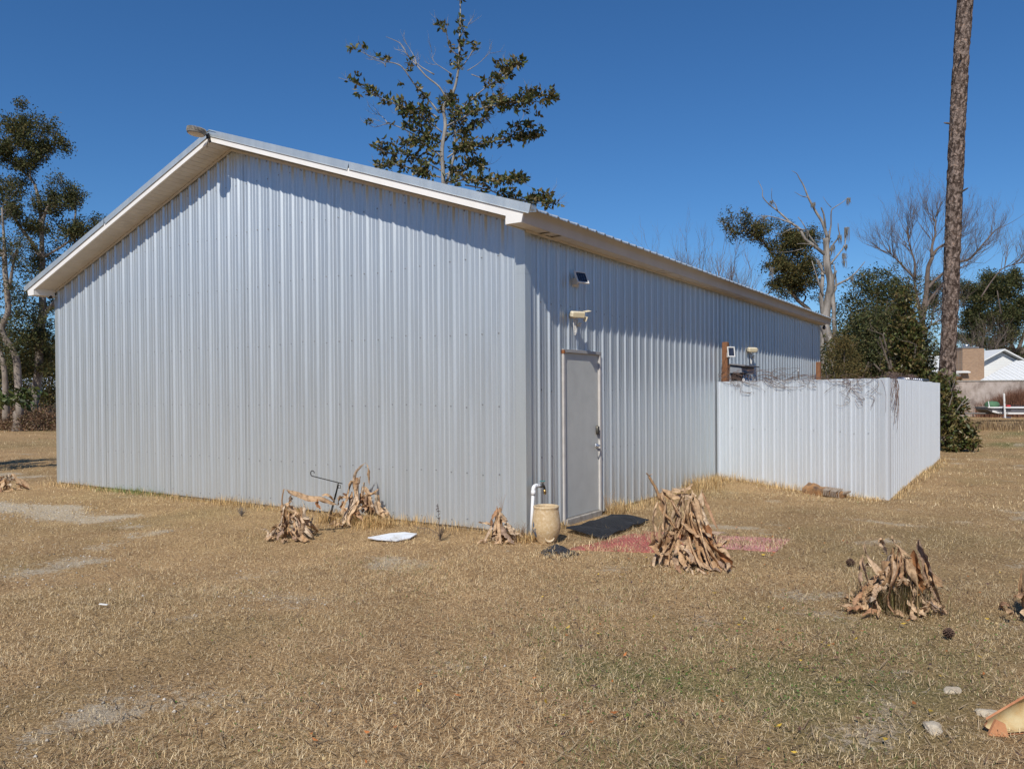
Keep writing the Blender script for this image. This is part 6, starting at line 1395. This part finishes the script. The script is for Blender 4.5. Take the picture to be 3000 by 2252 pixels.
# block wall
wl = thing("block_wall", "long weathered grey block wall behind the boat", "wall", tuple(place(47, .53)), rzh)
m, nt, bs, out = _new("weathered_block"); nt.links.new(_ramp(nt, _noise(nt, 1.3, 7, .7, _pos(nt, (1, 1, .7))), [(.34, (.16, .12, .10)), (.52, (.42, .35, .30)), (.68, (.54, .47, .42))]), bs.inputs['Base Color']); bs.inputs['Roughness'].default_value = .95
MB().box(-1.0, 0, -.1, 14, .2, 2.12, b=.01).build("wall_face", m, wl); MB().box(-1.0, -.04, 2.122, 14, .24, 2.19, b=.01).build("coping", M_CONC, wl)
t = thing("dry_brush", "rusty brown dead brush against the block wall above the boat", "brush", tuple(place(46.3, .648)), rzh); n = 5200
x = RNG.normal(0, 1.05, n); zb = np.zeros(n); V, Fs, C = blades(x, RNG.normal(0, .3, n) - .2, zb, np.clip(2.0 - np.abs(x) * .35, .4, 3) * RNG.uniform(.5, 1.0, n), .012 * RNG.uniform(.5, 1.2, n), RNG.uniform(0, 6.28, n), RNG.uniform(0, .35, n), RNG.uniform(0, .5, n), np.array([(.24, .12, .075)]) * RNG.uniform(.5, 1.4, (n, 1)), True)
o = obj("stems", mesh_np("stems", V, Fs, C), attr_mat("rusty_brush", .9, .15), t); o['kind'] = 'stuff'
# boat: flat skiff on its trailer
bt = thing("skiff_boat", "white flat bottomed skiff boat with black lettering on a trailer at right", "boat", tuple(place(40, .6405)), rzh)   # local x to the right; bow at left
M_HULL = mat("grey_gelcoat", (.15, .15, .17), (.12, .12, .135), 2, .4); M_GUN = mat("white_gunwale", (.82, .82, .80), rough=.35)
secs = [(-1.62, .55, .70, .62), (-1.45, .68, .69, .48), (-1.15, .75, .69, .40), (-.6, .78, .68, .37), (.5, .79, .67, .36), (2.0, .80, .67, .36), (3.4, .80, .67, .37)]
mb = MB(); P = []
for x, hw, zt_, zb_ in secs: P += [(x, -hw, zt_), (x, -hw * .97, zb_ + .12), (x, -hw * .88, zb_), (x, hw * .88, zb_), (x, hw * .97, zb_ + .12), (x, hw, zt_)]
mb.add(P, [(6 * i + k, 6 * i + k + 1, 6 * i + k + 7, 6 * i + k + 6) for i in range(6) for k in range(5)] + [tuple(range(6)), tuple(range(36, 42))]); hull = mb.build("hull", M_HULL, bt)
for k in range(6):
    a, b_ = secs[k], secs[k + 1]; MB().prism([(a[0], -a[1] - .05, a[2]), (b_[0], -b_[1] - .05, b_[2]), (b_[0], b_[1] + .05, b_[2]), (a[0], a[1] + .05, a[2])], (0, 0, .055)).build("gunwale", M_GUN, bt)
mb = MB()
for k in range(1, 6): a, b_ = secs[k], secs[k + 1]; mb.prism([(a[0], -a[1] * .98 - .012, a[3] + .10), (b_[0], -b_[1] * .98 - .012, b_[3] + .10), (b_[0], -b_[1] * .97 - .004, b_[3] + .005), (a[0], -a[1] * .97 - .004, a[3] + .005)], (0, .004, 0))
mb.build("lower_stripe", M_GUN, hull)
def text(body, size, loc, parent, m, name="lettering"):
    c = bpy.data.curves.new(name, 'FONT'); c.body = body; c.size = size; c.extrude = .004; c.shear = .1
    o = bpy.data.objects.new(name + "_tmp", c); COL.objects.link(o); dg = bpy.context.evaluated_depsgraph_get(); me = bpy.data.meshes.new_from_object(o.evaluated_get(dg)); bpy.data.objects.remove(o); bpy.data.curves.remove(c)
    return obj(name, me, m, parent, loc, (R(90), 0, 0))
M_INK = mat("black_vinyl_letters", (.02, .02, .025), rough=.5)
text("CAROLINA", .135, (-1.28, -.815, .55), hull, M_INK); text("SKIFF  J16", .115, (-1.22, -.82, .40), hull, M_INK)
def pole(x, y, z0, z1, lean, nm="guide_pole"):
    o = MB().tube([(x, y, z0), (x + lean, y, z1)], .045, 10).build(nm, M_PVC, bt); MB().tube([(x + lean * .45, y, z0 + (z1 - z0) * .62), (x + lean * .47, y, z0 + (z1 - z0) * .64)], .05, 10).build("band", M_BLK, o); MB().tube([(x + lean * .2, y, z0 + (z1 - z0) * .36), (x + lean * .22, y, z0 + (z1 - z0) * .375)], .05, 10).build("band", M_BLK, o); return o
pole(-1.02, -1.0, .20, 1.42, -.06); pole(.50, -1.0, .66, 1.46, .09)
MB().tube([(-2.6, -.1, .42), (-1.2, -.3, .40), (3.0, -.5, .38)], .04, 6).build("trailer_rail", mat("galv_dark", (.16, .15, .14), rough=.6), bt); MB().tube([(-2.6, .1, .42), (-1.2, .3, .40), (3.0, .5, .38)], .04, 6).build("trailer_rail", M_IRON, bt)
for y in (-.85, .85):
    w_ = MB(); w_.lathe([(0, -.08), (.26, -.08), (.29, -.05), (.29, .05), (.26, .08), (0, .08)], 22, Matrix.Translation((1.7, y, .28)) @ Matrix.Rotation(R(90), 4, 'X')); w_.build("wheel", M_BLKR, bt, True)
MB().tube([(-1.15, -1.0, .22), (-.75, -1.0, .20), (-.5, -.2, .25)], .03, 6).build("pole_bracket", M_STEEL, bt); MB().tube([(-1.38, -.3, .72), (-1.43, -.3, 1.02)], .02, 6).build("cleat_post", M_PVC, bt)
b = MB(); b.lathe([(0, 0), (.42, 0), (.50, .10), (.45, .22), (.30, .30), (0, .32)], 16, Matrix.Translation((-1.12, -.1, .73)) @ Matrix.Diagonal((.72, .6, .95, 1)))
tag(b.build("gear_bag", mat("green_canvas", (.09, .20, .10), (.06, .13, .07), 6, .8), None, True), "rounded green canvas bundle resting on the bow of the skiff", "bundle"); gb = bpy.data.objects["gear_bag"]; gb.matrix_world = Matrix.Translation(tuple(place(40, .6405))) @ Matrix.Rotation(rzh, 4, 'Z')
b = MB(); b.box(-.09, -.08, 0, .09, .08, .10, b=.02); o = tag(b.build("red_jug", mat("red_plastic", (.50, .05, .05), rough=.45)), "small red container lying on the skiff deck", "container"); o.matrix_world = Matrix.Translation(tuple(place(40, .6405))) @ Matrix.Rotation(rzh, 4, 'Z') @ Matrix.Translation((-.52, -.45, .73))
MB().tube(smooth_path([(-1.2, -.2, .74), (-.4, -.35, .82), (.6, -.3, .78), (1.0, -.2, .80)]), .02, 5).build("mooring_rope", M_IRON, bt)
# rough grass in front of the boat
n = 5200; x = RNG.uniform(-1.6, 5.5, n); y = RNG.normal(0, .55, n); hgt = RNG.uniform(.15, .62, n) * (.4 + 1.0 * fbm(x, y * .3, .9, 71, 3)); V, Fs, C = blades(x, y, np.zeros(n), hgt, .008 * RNG.uniform(.5, 1.3, n), RNG.uniform(0, 6.28, n), RNG.uniform(0, .4, n), RNG.uniform(0, .9, n), np.array([(.50, .35, .18), (.36, .24, .13), (.60, .44, .25), (.22, .15, .10)])[RNG.integers(0, 4, n)] * RNG.uniform(.6, 1.1, (n, 1)), True)
tag(obj("tall_dry_grass", mesh_np("tall_dry_grass", V, Fs, C), attr_mat("tall_grass_blade", .8, .2), None, tuple(place(31.5, .583)), (0, 0, rzh)), "tall tan unmown grass in front of the boat trailer", "grass", kind='stuff')
# things showing over the side fence: dark rack with bright tube ends
t = thing("tube_rack", "black rack with a row of shiny metal tube ends above the side fence", "rack", (2.66, 9.9, 0)); MB().box(-.20, -.9, 1.70, .1, 2.6, 1.76, b=.008).build("shelf", M_BLK, t)
for k in range(7):
    b = MB(); b.lathe([(0, -.16), (.042, -.16), (.042, .14), (.03, .16), (0, .165)], 14, Matrix.Translation((.0, -.75 + k * .33, 1.80)) @ Matrix.Rotation(R(90), 4, 'Y')); b.build("metal_tube", M_STEEL, t, True)
MB().box(-.25, 1.6, 1.72, .12, 3.0, 1.84, b=.02).build("dark_case", M_BLK, t)
for sx_ in (-.15, .05):
    for y in (-.8, 2.4): MB().box(sx_ - .02, y - .02, 0, sx_ + .02, y + .02, 1.70).build("leg", M_IRON, t)
# far left: neighbour's roof and lot
fh = thing("far_house", "low grey house with pale roof far behind the left oaks", "house", tuple(place(92, -.575)), rzh)
MB().box(-9, 0, 0, 6, 6, 2.35).build("wall", mat("far_grey_wall", (.13, .12, .115), (.19, .18, .17), .6, .9), fh); MB().prism([(-9.5, -.5, 2.36), (6.5, -.5, 2.36), (4.5, 3, 3.9), (-5.5, 3, 3.9)], (0, 0, .1)).build("roof", mat("far_pale_roof", (.48, .54, .60), rough=.5), fh)
for x in (-6, -2.5, 1.2, 4.2): MB().box(x, -.04, .9, x + 1.2, -.005, 1.9).build("window", M_BLK, fh)
rd = MB().box(-60, -1.5, -.05, 40, 1.5, .012, Matrix.Translation(tuple(place(66, -.60))) @ Matrix.Rotation(rzh, 4, 'Z')).build("road", mat("far_asphalt", (.20, .19, .18), (.26, .25, .24), 2, .9)); rd['kind'] = 'structure'
# distant wood closing the view
for nm, D, pxs, H, lb in (("far_wood", 130, (-1.15, -.52), 9, "far wood line beyond the left neighbour's lot"), ("far_wood", 120, (.40, .78), 6.5, "far wood line beyond the white house at right")):
    n = 9000; px = RNG.uniform(*pxs, n); z = np.abs(RNG.random(n)) ** 1.1 * H * (.55 + .8 * fbm(px * 30, px * 0, 1., 81, 3)); c = np.stack([CAM.x + DXn[0] * D + RXn[0] * px * D, CAM.y + DXn[1] * D + RXn[1] * px * D, z], 1) + RNG.normal(0, 1.5, (n, 3)) * np.array([[1, 1, .2]])
    V, Fs, C = cluster_leaves(c, rnd_dirs(n), 4, (.5, .9), (.14, .26), OAKG + [(.16, .12, .08)], .6); tag(obj(nm, mesh_np(nm, V, Fs, C), M_LEAF), lb, "wood", kind='stuff')
# unseen wood ring added outside the picture to darken reflections in the sheet metal
n = 16000; a = RNG.uniform(R(-10), R(262), n); dist = RNG.uniform(70, 82, n); hh = 13 * (.5 + .8 * fbm(a * 14, a * 0, 1., 83, 3)); z = RNG.random(n) * hh
c = np.stack([CAM.x + dist * np.cos(yaw0 + R(-90) + a * -1.0 + R(38)), CAM.y + dist * np.sin(yaw0 + R(-90) + a * -1.0 + R(38)), z], 1)
V, Fs, C = cluster_leaves(c, rnd_dirs(n), 4, (.9, 1.6), (.25, .45), OAKG + [(.16, .12, .08)], .9); tag(obj("far_wood", mesh_np("far_wood", V, Fs, C), M_LEAF), "unseen wood ring added round the lot to darken the metal wall reflections", "wood", kind='stuff')
